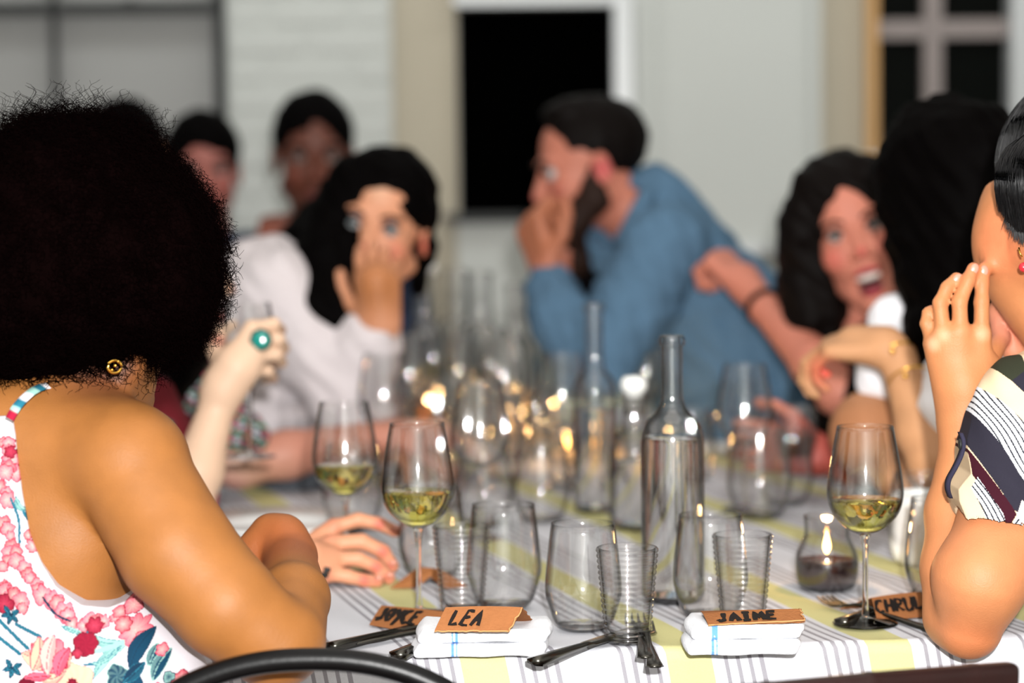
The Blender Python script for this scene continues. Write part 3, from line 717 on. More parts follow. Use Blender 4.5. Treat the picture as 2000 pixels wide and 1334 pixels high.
# ------------------------------------------------------------------ place cards
GLY = {'L': [[(.1, 1), (0, .02), (.85, .12)]], 'E': [[(1, .95), (.25, 1), (0, .05), (.9, .0)], [(.15, .52), (.8, .58)]], 'A': [[(0, 0), (.6, 1), (.9, 0)], [(.2, .38), (.8, .4)]],
       'J': [[(.75, 1), (.6, .2), (.3, 0), (0, .2)]], 'O': [[(.45, 1), (.05, .6), (.25, .05), (.8, .3), (.75, .85), (.45, 1)]], 'Y': [[(0, 1), (.45, .5)], [(1, 1), (.2, -.25)]], 'C': [[(.9, .9), (.3, .95), (.02, .4), (.4, 0), (.9, .15)]],
       'I': [[(.5, 1), (.4, 0)], [(.1, .98), (.9, 1)], [(0, 0), (.8, .02)]], 'M': [[(0, 0), (.15, 1), (.5, .3), (.85, 1), (1, 0)]], 'H': [[(.1, 1), (0, 0)], [(.9, 1), (.85, 0)], [(.05, .5), (.9, .5)]], 'R': [[(0, 0), (.1, 1), (.8, .85), (.75, .55), (.1, .45), (.95, 0)]], 'U': [[(0, 1), (.1, .1), (.6, 0), (.9, .3), (.95, 1)]]}
def card(label, TL_, TR_, BL, BR, back, word, u0, u1, v0, v1, wgt=.055, torn=True):
    # front face TL,TR,BR,BL; the back flap falls from the ridge by vector back
    TL_, TR_, BL, BR = [np.array(q, float) for q in (TL_, TR_, BL, BR)]; nn = nrm(np.cross(TR_-TL_, BL-TL_)); 
    if nn@(CAM-TL_) < 0: nn = -nn
    root = thing('place_card', label, 'place card', (BL+BR)/2, 0, 'kraft paper place cards'); th = .0007; g = np.random.default_rng(len(label)); n = 15
    def face(name, A, B, Cc, D, nrm_, jag):    # A,B ridge; D,Cc bottom
        vv = []; 
        for s_ in (1, -1):
            for i in range(n):
                t = i/(n-1)
                for j in range(n):
                    q = j/(n-1); p = (A*(1-q)+B*q)*(1-t)+(D*(1-q)+Cc*q)*t
                    if jag and j == n-1: p = p+(B-A)*g.uniform(-.02, .012)
                    if jag and i == n-1: p = p+(D-A)*g.uniform(-.03, .03)
                    p = p+nrm_*.0012*math.sin(q*3+t*2); vv.append(p+nrm_*th*.5*s_)
        ff = []
        for s_ in range(2):
            for i in range(n-1):
                for j in range(n-1):
                    a = s_*n*n+i*n+j; q = (a, a+1, a+n+1, a+n); ff.append(q if s_ else q[::-1])
        ring = [j for j in range(n)]+[i*n+n-1 for i in range(1, n)]+[(n-1)*n+j for j in range(n-2, -1, -1)]+[i*n for i in range(n-2, 0, -1)]
        for a, b in zip(ring, ring[1:]+ring[:1]): ff.append((a, b, b+n*n, a+n*n))
        return obj(name, vv, ff, M['kraft'], root, False)
    fr = face('front_flap', TL_, TR_, BR, BL, nn, torn)
    bk = np.array(back, float); n2 = nrm(np.cross(TR_-TL_, bk)); face('back_flap', TL_, TR_, TR_+bk, TL_+bk, n2, torn)
    if torn:   # pale torn fibre along the bottom and right edge
        tube('torn_edge', [BL*(1-t)+BR*t+nn*.0006+(BL-TL_)*g.uniform(-.02, .03) for t in np.linspace(0, 1, 22)], .0009, M['kraft2'], root, 4)
        tube('torn_edge', [TR_*(1-t)+BR*t+nn*.0006+(TR_-TL_)*g.uniform(-.02, .01) for t in np.linspace(0, 1, 12)], .0008, M['kraft2'], root, 4)
    k = len(word); cw = (u1-u0)/(k+.28*(k-1)); V_, F_ = [], []
    bil = lambda u, v_: (TL_*(1-u)+TR_*u)*(1-v_)+(BL*(1-u)+BR*u)*v_
    for i, ch in enumerate(word):
        for s_ in GLY[ch]:
            q = [bil(u0+cw*1.28*i+cw*x, v0+(v1-v0)*(1-y))+nn*(.0012+.0012*math.sin(1)) for x, y in s_]; q = spl(q, 4*len(q)) if len(q) > 3 and ch in 'JOCU' else np.array([q[0]]+[q[j]*(1-t)+q[j+1]*t for j in range(len(q)-1) for t in (.33, .66, 1)])
            tt = np.gradient(q, axis=0); tt /= np.linalg.norm(tt, axis=1, keepdims=True); sd_ = np.cross(tt, nn); wd = wgt*np.linalg.norm(TL_-BL)*(1+.3*np.sin(np.arange(len(q))*1.3)); b0 = len(V_)
            for p_, d_, w_ in zip(q, sd_, wd): V_ += [p_+d_*w_+nn*.0003, p_-d_*w_+nn*.0003, p_+d_*w_-nn*.0003, p_-d_*w_-nn*.0003]
            for j in range(len(q)-1):
                a = b0+4*j; F_ += [(a, a+4, a+5, a+1), (a+2, a+3, a+7, a+6), (a, a+2, a+6, a+4), (a+1, a+5, a+7, a+3)]
            F_ += [(b0, b0+1, b0+3, b0+2), (len(V_)-4, len(V_)-2, len(V_)-1, len(V_)-3)]
    
    if V_: obj('lettering', V_, F_, M['ink'], fr, False)
    return root
d0 = 2.285
zl = .7815; zr = .803
card('brown kraft card reading LEA on the left napkin', P(870, 1187, 2.265), P(1021, 1187, 2.262), P(849, 1233, 2.248), P(994, 1233, 2.243), P(1046, 1216, 2.33)-P(1021, 1187, 2.262), 'LEA', .16, .56, .17, .80, .05)
card('brown kraft card reading JAIME on the right napkin', P(1373, 1199, 2.29), P(1564, 1190, 2.29), P(1383, 1222, 2.262), P(1573, 1213, 2.262), (0, .03, -.004), 'JAIME', .12, .72, .2, .85, .075)
card('brown kraft card reading JOYCE lying left of the LEA card', T(745, 1183, .768), T(895, 1200, .768), T(722, 1222, ZT+.001), T(866, 1243, ZT+.001), (.004, .02, -.0135), 'JOYCE', .05, .57, .15, .75, .05, False)
card('brown kraft card with scrawled name beside the right elbow', T(1702, 1168, .772), T(1800, 1157, .772), T(1712, 1212, ZT+.001), T(1815, 1202, ZT+.001), (-.03, .025, -.0175), 'CHRUL', .03, .93, .2, .75, .045, False)
card('blank brown tent card behind the stem of the left wine glass', T(840, 1112, .78), T(900, 1118, .78), T(765, 1152, ZT+.001), T(850, 1160, ZT+.001), (.03, .03, -.025), '', 0, 1, 0, 1, .05, False) if False else None
rt = thing('place_card', 'brown tent card standing behind the stem of the left wine glass', 'place card', TT(815, 1145), 0, 'kraft paper place cards')
for nm, q in (('front_flap', [(762, 1150, ZT), (815, 1148, ZT), (858, 1112, .775), (818, 1108, .775)]), ('back_flap', [(818, 1108, .775), (858, 1112, .775), (915, 1146, ZT), (868, 1150, ZT)])):
    a = [T(*p_) for p_ in q]; obj(nm, a+[p_+V(0, -.0004, .0008) for p_ in a], BOXF, M['kraft'], rt, False)
# ------------------------------------------------------------------ cutlery
def fork_mesh():
    V_, F_ = [], []
    def bar(pts, ws, t=.0009):
        b0 = len(V_)
        for (x, y, z), w_ in zip(pts, ws): V_.extend([(x, y-w_, z-t), (x, y+w_, z-t), (x, y+w_*.8, z+t), (x, y-w_*.8, z+t)])
        n = len(pts)
        for i in range(n-1):
            a = b0+4*i
            for j in range(4): F_.append((a+j, a+4+j, a+4+(j+1) % 4, a+(j+1) % 4))
        F_.append((b0, b0+1, b0+2, b0+3)); F_.append((b0+4*n-1, b0+4*n-2, b0+4*n-3, b0+4*n-4))
    bar([(0, 0, .002), (.006, 0, .002), (.04, 0, .003), (.09, 0, .006), (.12, 0, .011), (.13, 0, .011), (.143, 0, .008), (.15, 0, .006)], [.004, .009, .0065, .0028, .003, .009, .0115, .0115], .0013)
    for y in (-.0098, -.0033, .0033, .0098): bar([(.149, y, .006), (.165, y, .004), (.18, y, .006), (.192, y*.97, .010)], [.0018, .0017, .0015, .0007])
    return V_, F_
def knife_mesh():
    V_, F_ = [], []
    st_ = [(0, .005, .004), (.006, .0095, .005), (.04, .008, .0048), (.085, .0055, .0042), (.095, .005, .004), (.105, .009, .0013), (.15, .0105, .0011), (.19, .010, .0009), (.212, .005, .0006), (.218, .0015, .0004)]
    for x, w_, t in st_: V_.extend([(x, -w_, .005-t), (x, w_, .005-t*.4), (x, w_, .005+t*.4), (x, -w_, .005+t)])
    for i in range(len(st_)-1):
        a = 4*i
        for j in range(4): F_.append((a+j, a+4+j, a+4+(j+1) % 4, a+(j+1) % 4))
    F_.append((0, 1, 2, 3)); F_.append((len(V_)-1, len(V_)-2, len(V_)-3, len(V_)-4)); return V_, F_
def cutlery(kind, p0, p1, label, lift=0, tilt=0):
    v, f = fork_mesh() if kind == 'fork' else knife_mesh(); v = np.array(v); n = .09 if kind == 'fork' else .0955
    d = nrm((p1-p0)*V(1, 1, 0)); a = math.atan2(d[1], d[0]); root = thing(kind, label, kind, p0+V(0, 0, lift), a, 'steel cutlery')
    root.rotation_euler = (0, -tilt, a)
    for nm, test in (('handle', True), ('tines' if kind == 'fork' else 'blade', False)):
        ff = [q for q in f if (np.mean([v[i][0] for i in q]) < n) == test]; us = sorted({i for q in ff for i in q}); mp = {i: j for j, i in enumerate(us)}
        obj(nm, v[us], [tuple(mp[i] for i in q) for q in ff], M['metal'], root, True, local=True)
cutlery('knife', TT(1038, 1302), TT(1215, 1246), 'butter knife pointing at the ribbed tumbler')
cutlery('fork', TT(1280, 1306), TT(1255, 1226), 'front fork lying left of the JAIME napkin', .0)
cutlery('fork', TT(1262, 1292), TT(1235, 1205), 'second fork nested behind the front fork', .002)
cutlery('knife', TT(640, 1272), TT(812, 1232), 'knife beside the brown elbow, below the JOYCE card')
cutlery('fork', TT(680, 1262), TT(850, 1240), 'fork lying just behind the knife beside the brown elbow', .001)
cutlery('knife', TT(772, 1290), TT(850, 1255), 'knife tucked under the left end of the LEA napkin', .0)
cutlery('fork', TT(1835, 1236), TT(1735, 1212), 'fork between the right wine glass and the elbow')
cutlery('knife', TT(1640, 1225), TT(1720, 1195), 'knife under the foot of the right wine glass')
# ------------------------------------------------------------------ chairs
ch = thing('metal_chair', 'black tubular metal chair with a curved back rail, nearest the camera', 'chair', (P(600, 1300, 2.0)*V(1, 1, 0)), 0)
cx, cy = P(600, 1300, 2.0)[:2]; ztop = P(600, 1297, 2.0)[2]
def ch_arc():
    pts = []
    for t in np.linspace(-1, 1, 41):
        a = t*PI/2; x = .23*math.copysign(abs(math.sin(a))**.9, a); z = ztop-.30*(1-abs(math.cos(a))**.75) if abs(t) < 1 else ztop-.30
        pts.append((cx+x, cy+.02*math.cos(a), z))
    return pts
arc = ch_arc(); tube('back_rail', [(arc[0][0]+.01, cy+.06, .44)]+arc+[(arc[-1][0]-.01, cy+.06, .44)], .0105, M['blacktube'], ch, 16, 90)
arc2 = [(cx+(x-cx)*.78, y, z-.055) for x, y, z in arc if z > .62]; tube('inner_rail', [(arc2[0][0], cy+.05, .46)]+arc2+[(arc2[-1][0], cy+.05, .46)], .006, M['blacktube'], ch, 10, 50)
v, f = lathe([(1e-5, .435), (.2, .435), (.205, .445), (.2, .455), (1e-5, .452)], 40); obj('seat', v+V(cx, cy+.24, 0), f, M['blacktube'], ch)
for sx, sy in ((-1, 0), (1, 0), (-1, 1), (1, 1)): tube('leg', [(cx+sx*.16, cy+.10+sy*.28, .44), (cx+sx*.2, cy+.05+sy*.38, .0)], .011, M['blacktube'], ch, 10)
c2 = thing('wooden_chair', 'dark red-brown wooden chair whose top rail crosses the bottom right corner', 'chair', (P(1750, 1320, 1.97)*V(1, 1, 0)), 0)
tr = [P(1330, 1360, 1.95), P(1500, 1346, 1.93), P(1700, 1327, 1.95), P(1900, 1311, 1.99), P(1975, 1306, 2.01)]
sdr = SD()
for a, b in zip(tr[:-1], tr[1:]):
    m_ = (a+b)/2; d_ = nrm(b-a); sdr.rbox(m_-V(0, 0, .022), (np.linalg.norm(b-a)/2+.004, .010, .028), .007, np.array([d_, nrm(np.cross(V(0, 0, 1), d_)), nrm(np.cross(d_, nrm(np.cross(V(0, 0, 1), d_))))]), .006)
sdobj('top_rail', sdr, .003, M['darkwood'], c2)
for t, q in ((0, tr[0]), (1, tr[-1])): tube('back_post', [q+V(.0, .0, -.03), q+V(0, .05, -.33), V(q[0], q[1]+.04, 0)], .014, M['darkwood'], c2, 10)
for px in (1450, 1560, 1670, 1780, 1890): q = P(px, 1345, 1.96); tube('spindle', [q-V(0, 0, .03), V(q[0], q[1]+.06, .45)], .008, M['darkwood'], c2, 8)
a, b = tr[0], tr[-1]; sd = SD(); sd.rbox(V((a[0]+b[0])/2, a[1]+.24, .44), (.17, .19, .018), .015); sdobj('seat', sd, .008, M['darkwood'], c2)
for sx in (-1, 1): tube('leg', [((a[0]+b[0])/2+sx*.14, a[1]+.38, .43), ((a[0]+b[0])/2+sx*.16, a[1]+.42, 0)], .014, M['darkwood'], c2, 8)
# ------------------------------------------------------------------ people
SK = dict(bronze=lin((141, 90, 44)), pale=lin((205, 172, 146)), pink=lin((200, 146, 124)), tan=lin((175, 122, 88)), light=lin((200, 140, 108)), ruddy=lin((180, 112, 92)), deep=lin((92, 50, 37)), peach=lin((180, 118, 76)))
LIP = lin((160, 66, 62)); BLUSH = lin((186, 98, 78))
def person(label, pel): return thing('person', label, 'person', (pel[0], pel[1], 0))
def seatchair(p, pel, fwd): pass
# ===== 1. woman with the afro, nearest left
g = P(-60, 1500, 2.30); pel1 = V(g[0], g[1], .56)
p1 = person('woman with a large black afro and floral dress seen from behind, nearest left', pel1)
b = SD(); sR, sL = P(255, 905, 2.17), P(-330, 900, 2.20)
mid1 = P(-40, 900, 2.22)
b.cap(P(-60, 1020, 2.26), P(-20, 1330, 2.27), .105, .10, .04); b.cap(P(-240, 1020, 2.26), P(-200, 1330, 2.27), .10, .10, .04); b.cap(P(90, 1000, 2.25), P(115, 1330, 2.24), .072, .095, .04)
b.cap(P(-60, 1330, 2.27), pel1+V(.07, 0, 0), .10, .12, .05); b.cap(P(-200, 1330, 2.27), pel1-V(.07, 0, 0), .10, .12, .05)
b.cap(P(60, 880, 2.22), P(235, 905, 2.18), .062, .056, .03); b.cap(P(-180, 880, 2.22), sL, .06, .055, .03)      # shoulder girdle
b.cap(P(90, 850, 2.24), P(200, 870, 2.21), .048, .05, .03); b.ell(P(10, 950, 2.215), (.08, .05, .10), k=.04)
b.cap(P(112, 820, 2.26), P(160, 700, 2.24), .047, .043, .035)     # neck
torso1 = b.copy()
b.ell(P(128, 1065, 2.185), (.055, .042, .062), k=.035)             # soft flesh under the arm
a1 = SD(); a1.chain([P(250, 912, 2.165), P(345, 1075, 2.135), P(440, 1180, 2.12), P(535, 1258, 2.13)], [.0545, .054, .049, .043], .012)
b.ell(P(252, 900, 2.165), (.056, .055, .05), k=.02)
for q in a1.p: b.p.append(q[:3]+(.006,)+q[4:])
el1 = P(560, 1250, 2.14); wr1 = P(566, 1088, 2.36)
b.chain([el1, P(574, 1170, 2.22), wr1], [.0365, .0335, .026], .010)
b.chain([wr1, P(552, 1052, 2.375), P(528, 1046, 2.38)], [.025, .0225, .020], .014)
b.chain([P(528, 1046, 2.38), P(500, 1075, 2.375), P(488, 1096, 2.37)], [.020, .0185, .013], .010); b.cap(P(552, 1060, 2.38), P(505, 1090, 2.40), .018, .014, .012)
for i, (q0, q1) in enumerate((((497, 1090), (505, 1124)), ((508, 1088), (520, 1118)), ((520, 1086), (533, 1112)), ((532, 1082), (540, 1104)))):
    fing(b, [P(*q0, 2.385+.012*i), P((q0[0]+q1[0])/2-3, (q0[1]+q1[1])/2, 2.40+.012*i), P(*q1, 2.41+.012*i)], .0085, .0065)
fing(b, [P(520, 1050, 2.41), P(490, 1075, 2.43), P(478, 1098, 2.43)], .011, .008)
arm(b, sL, P(-420, 1200, 2.25), P(-200, 1230, 2.5)); hand(b, P(-200, 1230, 2.5), (1, .3, -.1), (0, 0, 1), th=1)
L1, R1 = head(b, P(172, 590, 2.25), (.42, .90, -.04), s=1.0)
legs(b, pel1, (.93, .36, 0), r=.08); torso1.ell(P(128, 1065, 2.185), (.055, .042, .062), k=.035)
sdobj('body', b, .0036, M['skin'], p1, SK['bronze'], [(P(512, 1100, 2.385), .022, lin((189, 152, 128)), .6), (P(560, 1100, 2.33), .12, lin((149, 83, 45)), .8), (P(200, 700, 2.2), .08, lin((100, 56, 35)), .9), (P(235, 1110, 2.13), .03, lin((117, 65, 37)), 1)], lo=(-1.2, 1.7, .05))  # shade under the jaw and in the armpit crease painted into the skin
facekit(p1, L1, R1); shoes(p1, pel1, (.93, .36, 0))
# the dress: print painted in the plane of the cloth
UX = lambda x: (x)*4484/2.14+1000
def prj(v): r = v-CAM; d = r@_f; return r@_x/d, r@_u/d
def flat_uv(v, d0):    # planar print coordinates of the fabric (metres on a vertical plane), scaled so one unit is a print pixel
    return v[:, 0]*F/d0+1000, 380+(CAM[2]-v[:, 2])*F/d0
FW = []   # print motifs: functions painting (u,w,col)
def blossom(cx, cy, r, n, c_in, c_out, edge, ph=0, amp=.22):
    def f(u, w_, c):
        dx, dy = u-cx, w_-cy; rr = np.hypot(dx, dy); th = np.arctan2(dy, dx)+ph; R_ = r*(1-amp+amp*np.abs(np.cos(th*n/2))+.05*np.sin(th*7+cx)); k = rr < R_; t = (rr/np.maximum(R_, 1))[:, None]
        mixc = np.array(c_in)*(1-t)+np.array(c_out)*t; st = (.5+.5*np.sin(th*n*2.5+rr*.25))[:, None]; mixc = mixc*(1-.25*st)+np.array(edge)*.25*st
        c[k] = mixc[k]; e = k & (rr > R_-1.7); c[e] = edge
    FW.append(f)
def leaf(x0, y0, x1, y1, wd, c_, edge, bend=0):
    def f(u, w_, c):
        L_ = math.hypot(x1-x0, y1-y0); ax_, ay_ = (x1-x0)/L_, (y1-y0)/L_; t = ((u-x0)*ax_+(w_-y0)*ay_)/L_; s_ = -(u-x0)*ay_+(w_-y0)*ax_-bend*L_*np.sin(np.clip(t, 0, 1)*PI)
        W_ = wd*np.sin(np.clip(t, 0, 1)*PI)**.7; k = (t > 0) & (t < 1) & (np.abs(s_) < W_); c[k] = c_; vein = k & ((np.abs(s_) < .8) | (np.abs(s_) > W_-1.3)); c[vein] = edge
        sh = k & (s_ > W_*.3) & ~vein; c[sh] = np.array(c_)*.65+np.array(edge)*.35
    FW.append(f)
def stem(pts, wd, c_):
    q = spl(pts, 30)
    def f(u, w_, c):
        d = np.full(len(u), 1e9)
        for i in range(len(q)-1):
            a, e = q[i], q[i+1]-q[i]; t = np.clip(((u-a[0])*e[0]+(w_-a[1])*e[1])/(e@e+1e-9), 0, 1); d = np.minimum(d, (u-a[0]-t*e[0])**2+(w_-a[1]-t*e[1])**2)
        c[d < wd*wd*1.6] = c_
    FW.append(f)
pk, pk2, rose, crim, dk = lin((246, 190, 182)), lin((226, 104, 128)), lin((200, 66, 92)), lin((150, 24, 52)), lin((98, 10, 34))
tl, tl2, nv, mint, peach = lin((36, 108, 130)), lin((16, 62, 88)), lin((18, 50, 74)), lin((150, 196, 186)), lin((244, 190, 164))
for pts, r in (([(8, 1010), (14, 1040), (20, 1070), (10, 1100)], 15), ([(30, 1065), (48, 1095), (66, 1120), (84, 1145), (108, 1165), (135, 1178)], 17), ([(4, 1130), (28, 1150), (50, 1168)], 16), ([(55, 1025), (60, 1050)], 13), ([(12, 850), (18, 875), (30, 905)], 16), ([(8, 900), (4, 935), (16, 960)], 14), ([(150, 1195), (185, 1200), (215, 1190), (250, 1176)], 15), ([(-30, 1050), (-40, 1120), (-60, 1200), (-90, 900), (-120, 1000), (-160, 1100), (-60, 980)], 22)):
    q = spl(pts, max(4, len(pts)*2)) if len(pts) > 2 else pts
    for i, (x, y) in enumerate(q):
        blossom(x+random.uniform(-8, 8), y+random.uniform(-7, 7), r*random.uniform(.75, 1.35), random.choice((4, 5, 6)), pk, pk2 if i % 3 else rose, crim if i % 2 else rose, random.random()*3)
blossom(20, 870, 14, 5, rose, crim, dk); blossom(4, 1168, 22, 4, rose, crim, dk)
stem([(20, 960), (36, 1000), (38, 1045)], 2.2, tl); stem([(35, 965), (48, 990), (58, 1005)], 2.4, tl); leaf(30, 955, 55, 985, 7, mint, tl, .2)
stem([(85, 1150), (110, 1180), (140, 1195)], 2, nv); stem([(28, 1205), (55, 1216), (80, 1226)], 3, tl); stem([(-20, 1190), (18, 1222), (52, 1250)], 3, tl); stem([(-20, 1225), (10, 1245), (35, 1262)], 3, tl)
for cx, cy in ((16, 1187), (20, 1290), (-40, 1290)):
    for a in range(5): leaf(cx, cy, cx+22*math.cos(a*1.1-.4), cy+22*math.sin(a*1.1-.4), 5.5, tl, nv)
leaf(120, 1203, 168, 1222, 6, mint, tl); leaf(168, 1215, 240, 1240, 9, mint, tl, .15); leaf(250, 1238, 180, 1310, 11, mint, tl, .1); leaf(240, 1238, 160, 1280, 5, mint, tl, -.15); stem([(190, 1255), (215, 1248), (240, 1240)], 4, mint)
blossom(258, 1222, 30, 9, pk, pk2, rose); blossom(236, 1208, 17, 7, pk, rose, crim); blossom(270, 1238, 15, 6, pk, pk2, crim); blossom(185, 1205, 18, 6, rose, crim, dk)
leaf(292, 1222, 252, 1292, 17, tl2, nv, .1); leaf(300, 1250, 286, 1288, 12, tl2, mint); leaf(325, 1262, 296, 1315, 14, tl2, mint, .1); leaf(252, 1290, 276, 1345, 15, tl2, nv)
blossom(229, 1302, 24, 3, tl2, nv, mint); blossom(240, 1338, 18, 3, tl2, nv, mint); leaf(240, 1315, 280, 1280, 13, nv, tl); blossom(308, 1262, 12, 5, pk, pk2, rose); blossom(345, 1320, 20, 5, pk, rose, crim); blossom(325, 1310, 12, 3, tl2, mint, nv)
blossom(140, 1318, 47, 4, peach, peach, lin((235, 160, 140)), .6, .15); blossom(141, 1316, 11, 8, crim, dk, dk)
for a in (-2.6, -2.1, -1.6, -1.1, -.7): leaf(92, 1292, 92+62*math.cos(a), 1292+62*math.sin(a), 19, peach, rose, .08)
blossom(112, 1268, 26, 5, pk2, rose, crim, .5); leaf(62, 1300, 130, 1290, 12, peach, rose, .2); leaf(40, 1310, 100, 1302, 10, pk2, crim)
blossom(95, 1262, 40, 3, pk, pk2, crim, .9, .3); leaf(60, 1295, 78, 1225, 17, peach, rose, .1); leaf(92, 1302, 108, 1220, 16, pk, rose, -.08); leaf(110, 1305, 138, 1245, 15, pk2, crim, -.1); blossom(168, 1240, 25, 3, crim, crim, dk, .5, .1); blossom(152, 1258, 12, 4, rose, crim, dk); blossom(52, 1345, 36, 4, crim, dk, dk, .2); blossom(300, 1340, 24, 5, pk, pk2, rose)
FWx = list(FW)
def dress_cols(v):
    u, w_ = flat_uv(v, 2.15); c = np.tile(V(*lin((226, 220, 226))), (len(v), 1))
    u2 = np.where(u < -170, (u+170) % 400-30, u); w2 = np.where(w_ > 1390, 1000+(w_-1390) % 390, w_)
    for f in FWx: f(u2, w2, c)
    return c*.74
def poly1(pts, d): return [P(x, y, d)[[0, 2]] for x, y in pts]
reg = polyregion(poly1([(-700, 1900), (-700, 900), (-260, 830), (-60, 818), (20, 813), (30, 850), (45, 960), (62, 1040), (85, 1095), (115, 1140), (165, 1176), (215, 1184), (262, 1170), (420, 1250), (440, 1900)], 2.15), 0)
dr = torso1.copy(); dr.ell(P(150, 1200, 2.185), (.05, .045, .06), k=.03); dr.cap(P(180, 1240, 2.2), P(260, 1350, 2.2), .05, .07, .04)
sdobj('floral_dress', dr, .0020, M['cloth'], p1, off=.0045, region=reg, colf=dress_cols, lo=(-.72, 1.9, .66), refine=(-.52, 2.3))
dl = SD(); legs(dl, pel1, (.93, .36, 0), r=.095); dl.cap(pel1-V(.08, 0, .02), pel1+V(.08, 0, -.02), .14, .14, .04); sdobj('skirt', dl, .01, M['cloth'], p1, off=.012, colf=dress_cols, region=maxr(half((0, 0, .66), (0, 0, 1)), half((0, 0, .35), (0, 0, -1))))
sp = spl([P(19, 818, 2.12), P(35, 792, 2.125), P(62, 766, 2.15), P(90, 754, 2.18), P(122, 755, 2.22)], 26)
vv, ff = [], []
for i, q in enumerate(sp):
    t = nrm(sp[min(i+1, 25)]-sp[max(i-1, 0)]); s_ = np.cross(t, V(0, -1, .3)); s_ = nrm(s_)*.0042; n_ = nrm(np.cross(t, s_))*.0007
    if n_[1] > 0: n_ = -n_
    vv += [q-s_+n_, q+s_+n_, q+s_-n_, q-s_-n_]
for i in range(25):
    for j in range(4): ff.append((4*i+j, 4*i+4+j, 4*i+4+(j+1) % 4, 4*i+(j+1) % 4))
def strapc(v): c = np.tile(V(*lin((240, 236, 240))), (len(v), 1)); k = (np.arange(len(v))//12) % 3; c[k == 1] = mint; c[k == 2] = tl; c[:16] = crim; return c
obj('shoulder_strap', vv, ff, M['cloth'], p1, cols=strapc(np.array(vv)))
# earring
er = P(224, 716, 2.165); ge = tube('gold_earring', [er+V(.006*math.cos(a), .003*math.cos(a), .006*math.sin(a)) for a in np.linspace(0, 6.1, 20)], .0014, M['gold'], p1, 8)
for k in range(3): v, f = sph(er+V(.004-.003*k, -.003, .005-.004*k), .0016, 8, 6); obj('gold_bead', v, f, M['gold'], ge)
# afro
hc = P(140, 480, 2.25); hr = V(.134, .13, .131)
h = SD(); h.ell(hc, hr*.955, k=.02); h.ell(P(70, 560, 2.24), (.10, .10, .095), k=.04); h.ell(P(325, 530, 2.24), (.05, .08, .075), k=.04); h.ell(P(230, 630, 2.24), (.05, .06, .05), k=.03)
h.ell(P(300, 760, 2.16), (.055, .08, .05), k=.02, sub=True)
sdobj('afro_core', h, .005, M['afro'], p1, wr=.004)
f_, ax_, Lo = h.field(.006); hv, hq = nets(f_, Lo, .006)
sel = hv[rng.choice(len(hv), 15000)]; sel = sel[(sel[:, 1] < hc[1]+.06)]; dn = sel-hc; dn /= np.linalg.norm(dn, axis=1, keepdims=True)
dn = dn+rng.normal(size=dn.shape)*.45
strands('afro_curls', sel-dn*.004, dn, .021, .00042, M['afro'], p1, K=11, grav=.1, curl=11, cr=.0042, seed=3)
tp = sel[(sel[:, 2] > hc[2]+.09)]; tp = tp[rng.choice(len(tp), 550)]; dn = tp-hc; dn /= np.linalg.norm(dn, axis=1, keepdims=True); strands('afro_curls', tp, dn+rng.normal(size=dn.shape)*.35, .03, .00036, M['afro'], p1, K=13, grav=0, curl=12, cr=.0042, seed=5)
# ===== 2. neighbour hidden behind the afro: only the right hand shows
pel2 = V(*P(60, 1350, 2.85)[:2], .56)
p2 = person('person hidden behind the afro woman, pale pink hand with spread fingers on the cloth', pel2)
b = SD(); s1, s2 = P(20, 900, 2.65), P(90, 900, 2.98); torso(b, s1, s2, pel2, .92); b.cap(P(60, 860, 2.8), P(120, 720, 2.8), .05, .045, .03)
L2, R2 = head(b, P(130, 560, 2.8), (.9, .3, 0)); arm(b, s1, P(280, 1150, 2.66), P(565, 1112, 2.68), .9, .016); arm(b, s2, P(200, 1130, 3.0), P(300, 1060, 3.0), .9)
wr = P(590, 1108, 2.685)
b.chain([P(565, 1112, 2.68), wr], [.025, .026], .01)
KN = [((652, 1030), 2.745), ((648, 1062), 2.72), ((642, 1092), 2.70), ((636, 1120), 2.685)]
for (x, y), d in KN: b.cap(P(600, 1075+(y-1030)*.6, d), P(x, y, d), .0165, .0115, .012)
b.cap(P(606, 1090, 2.69), P(640, 1100, 2.70), .022, .017, .014)
FG = [[(652, 1030), (700, 1015), (742, 1024), (772, 1038)], [(648, 1062), (706, 1058), (748, 1078), (766, 1106)], [(642, 1092), (700, 1092), (736, 1108), (760, 1130)], [(636, 1120), (680, 1126), (712, 1134), (738, 1136)]]
for pts, (_, d), r in zip(FG, KN, (.0095, .0105, .0098, .009)): fing(b, [P(x, y, d+.004*i) for i, (x, y) in enumerate(pts)], r, r*.82)
fing(b, [P(600, 1070, 2.75), P(650, 1100, 2.79), P(690, 1130, 2.80)], .012, .009); legs(b, pel2, (1, .1, 0))
sdobj('body', b, .004, M['skinfar'], p2, SK['light'], facepaint(L2, 1, LIP, BLUSH)+[(P(x, y, d), .016, lin((180, 84, 70)), .9) for (x, y), d in KN]+[(P(FG[i][j][0], FG[i][j][1], KN[i][1]), .012, lin((186, 96, 79)), .9) for i in range(4) for j in (2, 3)], lo=(-1.2, 2.2, .05))
for i in range(4): x, y = FG[i][3]; v, f = sph((0, 0, 0), 1, 8, 6); obj('fingernail', v*V(.006, .004, .0035)+P(x+2, y-7, KN[i][1]+.004), f, M['nail'], p2)
g2 = SD(); torso(g2, s1, s2, pel2, .96); g2.chain([s1, (s1+P(280, 1150, 2.66))/2], [.055, .052], .02); g2.chain([s2, (s2+P(200, 1130, 3.0))/2], [.055, .052], .02); sdobj('dark_top', g2, .008, M['black'], p2, off=.008)
lg = SD(); legs(lg, pel2, (1, .1, 0)); sdobj('trousers', lg, .01, M['black'], p2, off=.01); shoes(p2, pel2, (1, .1, 0)); facekit(p2, L2, R2)
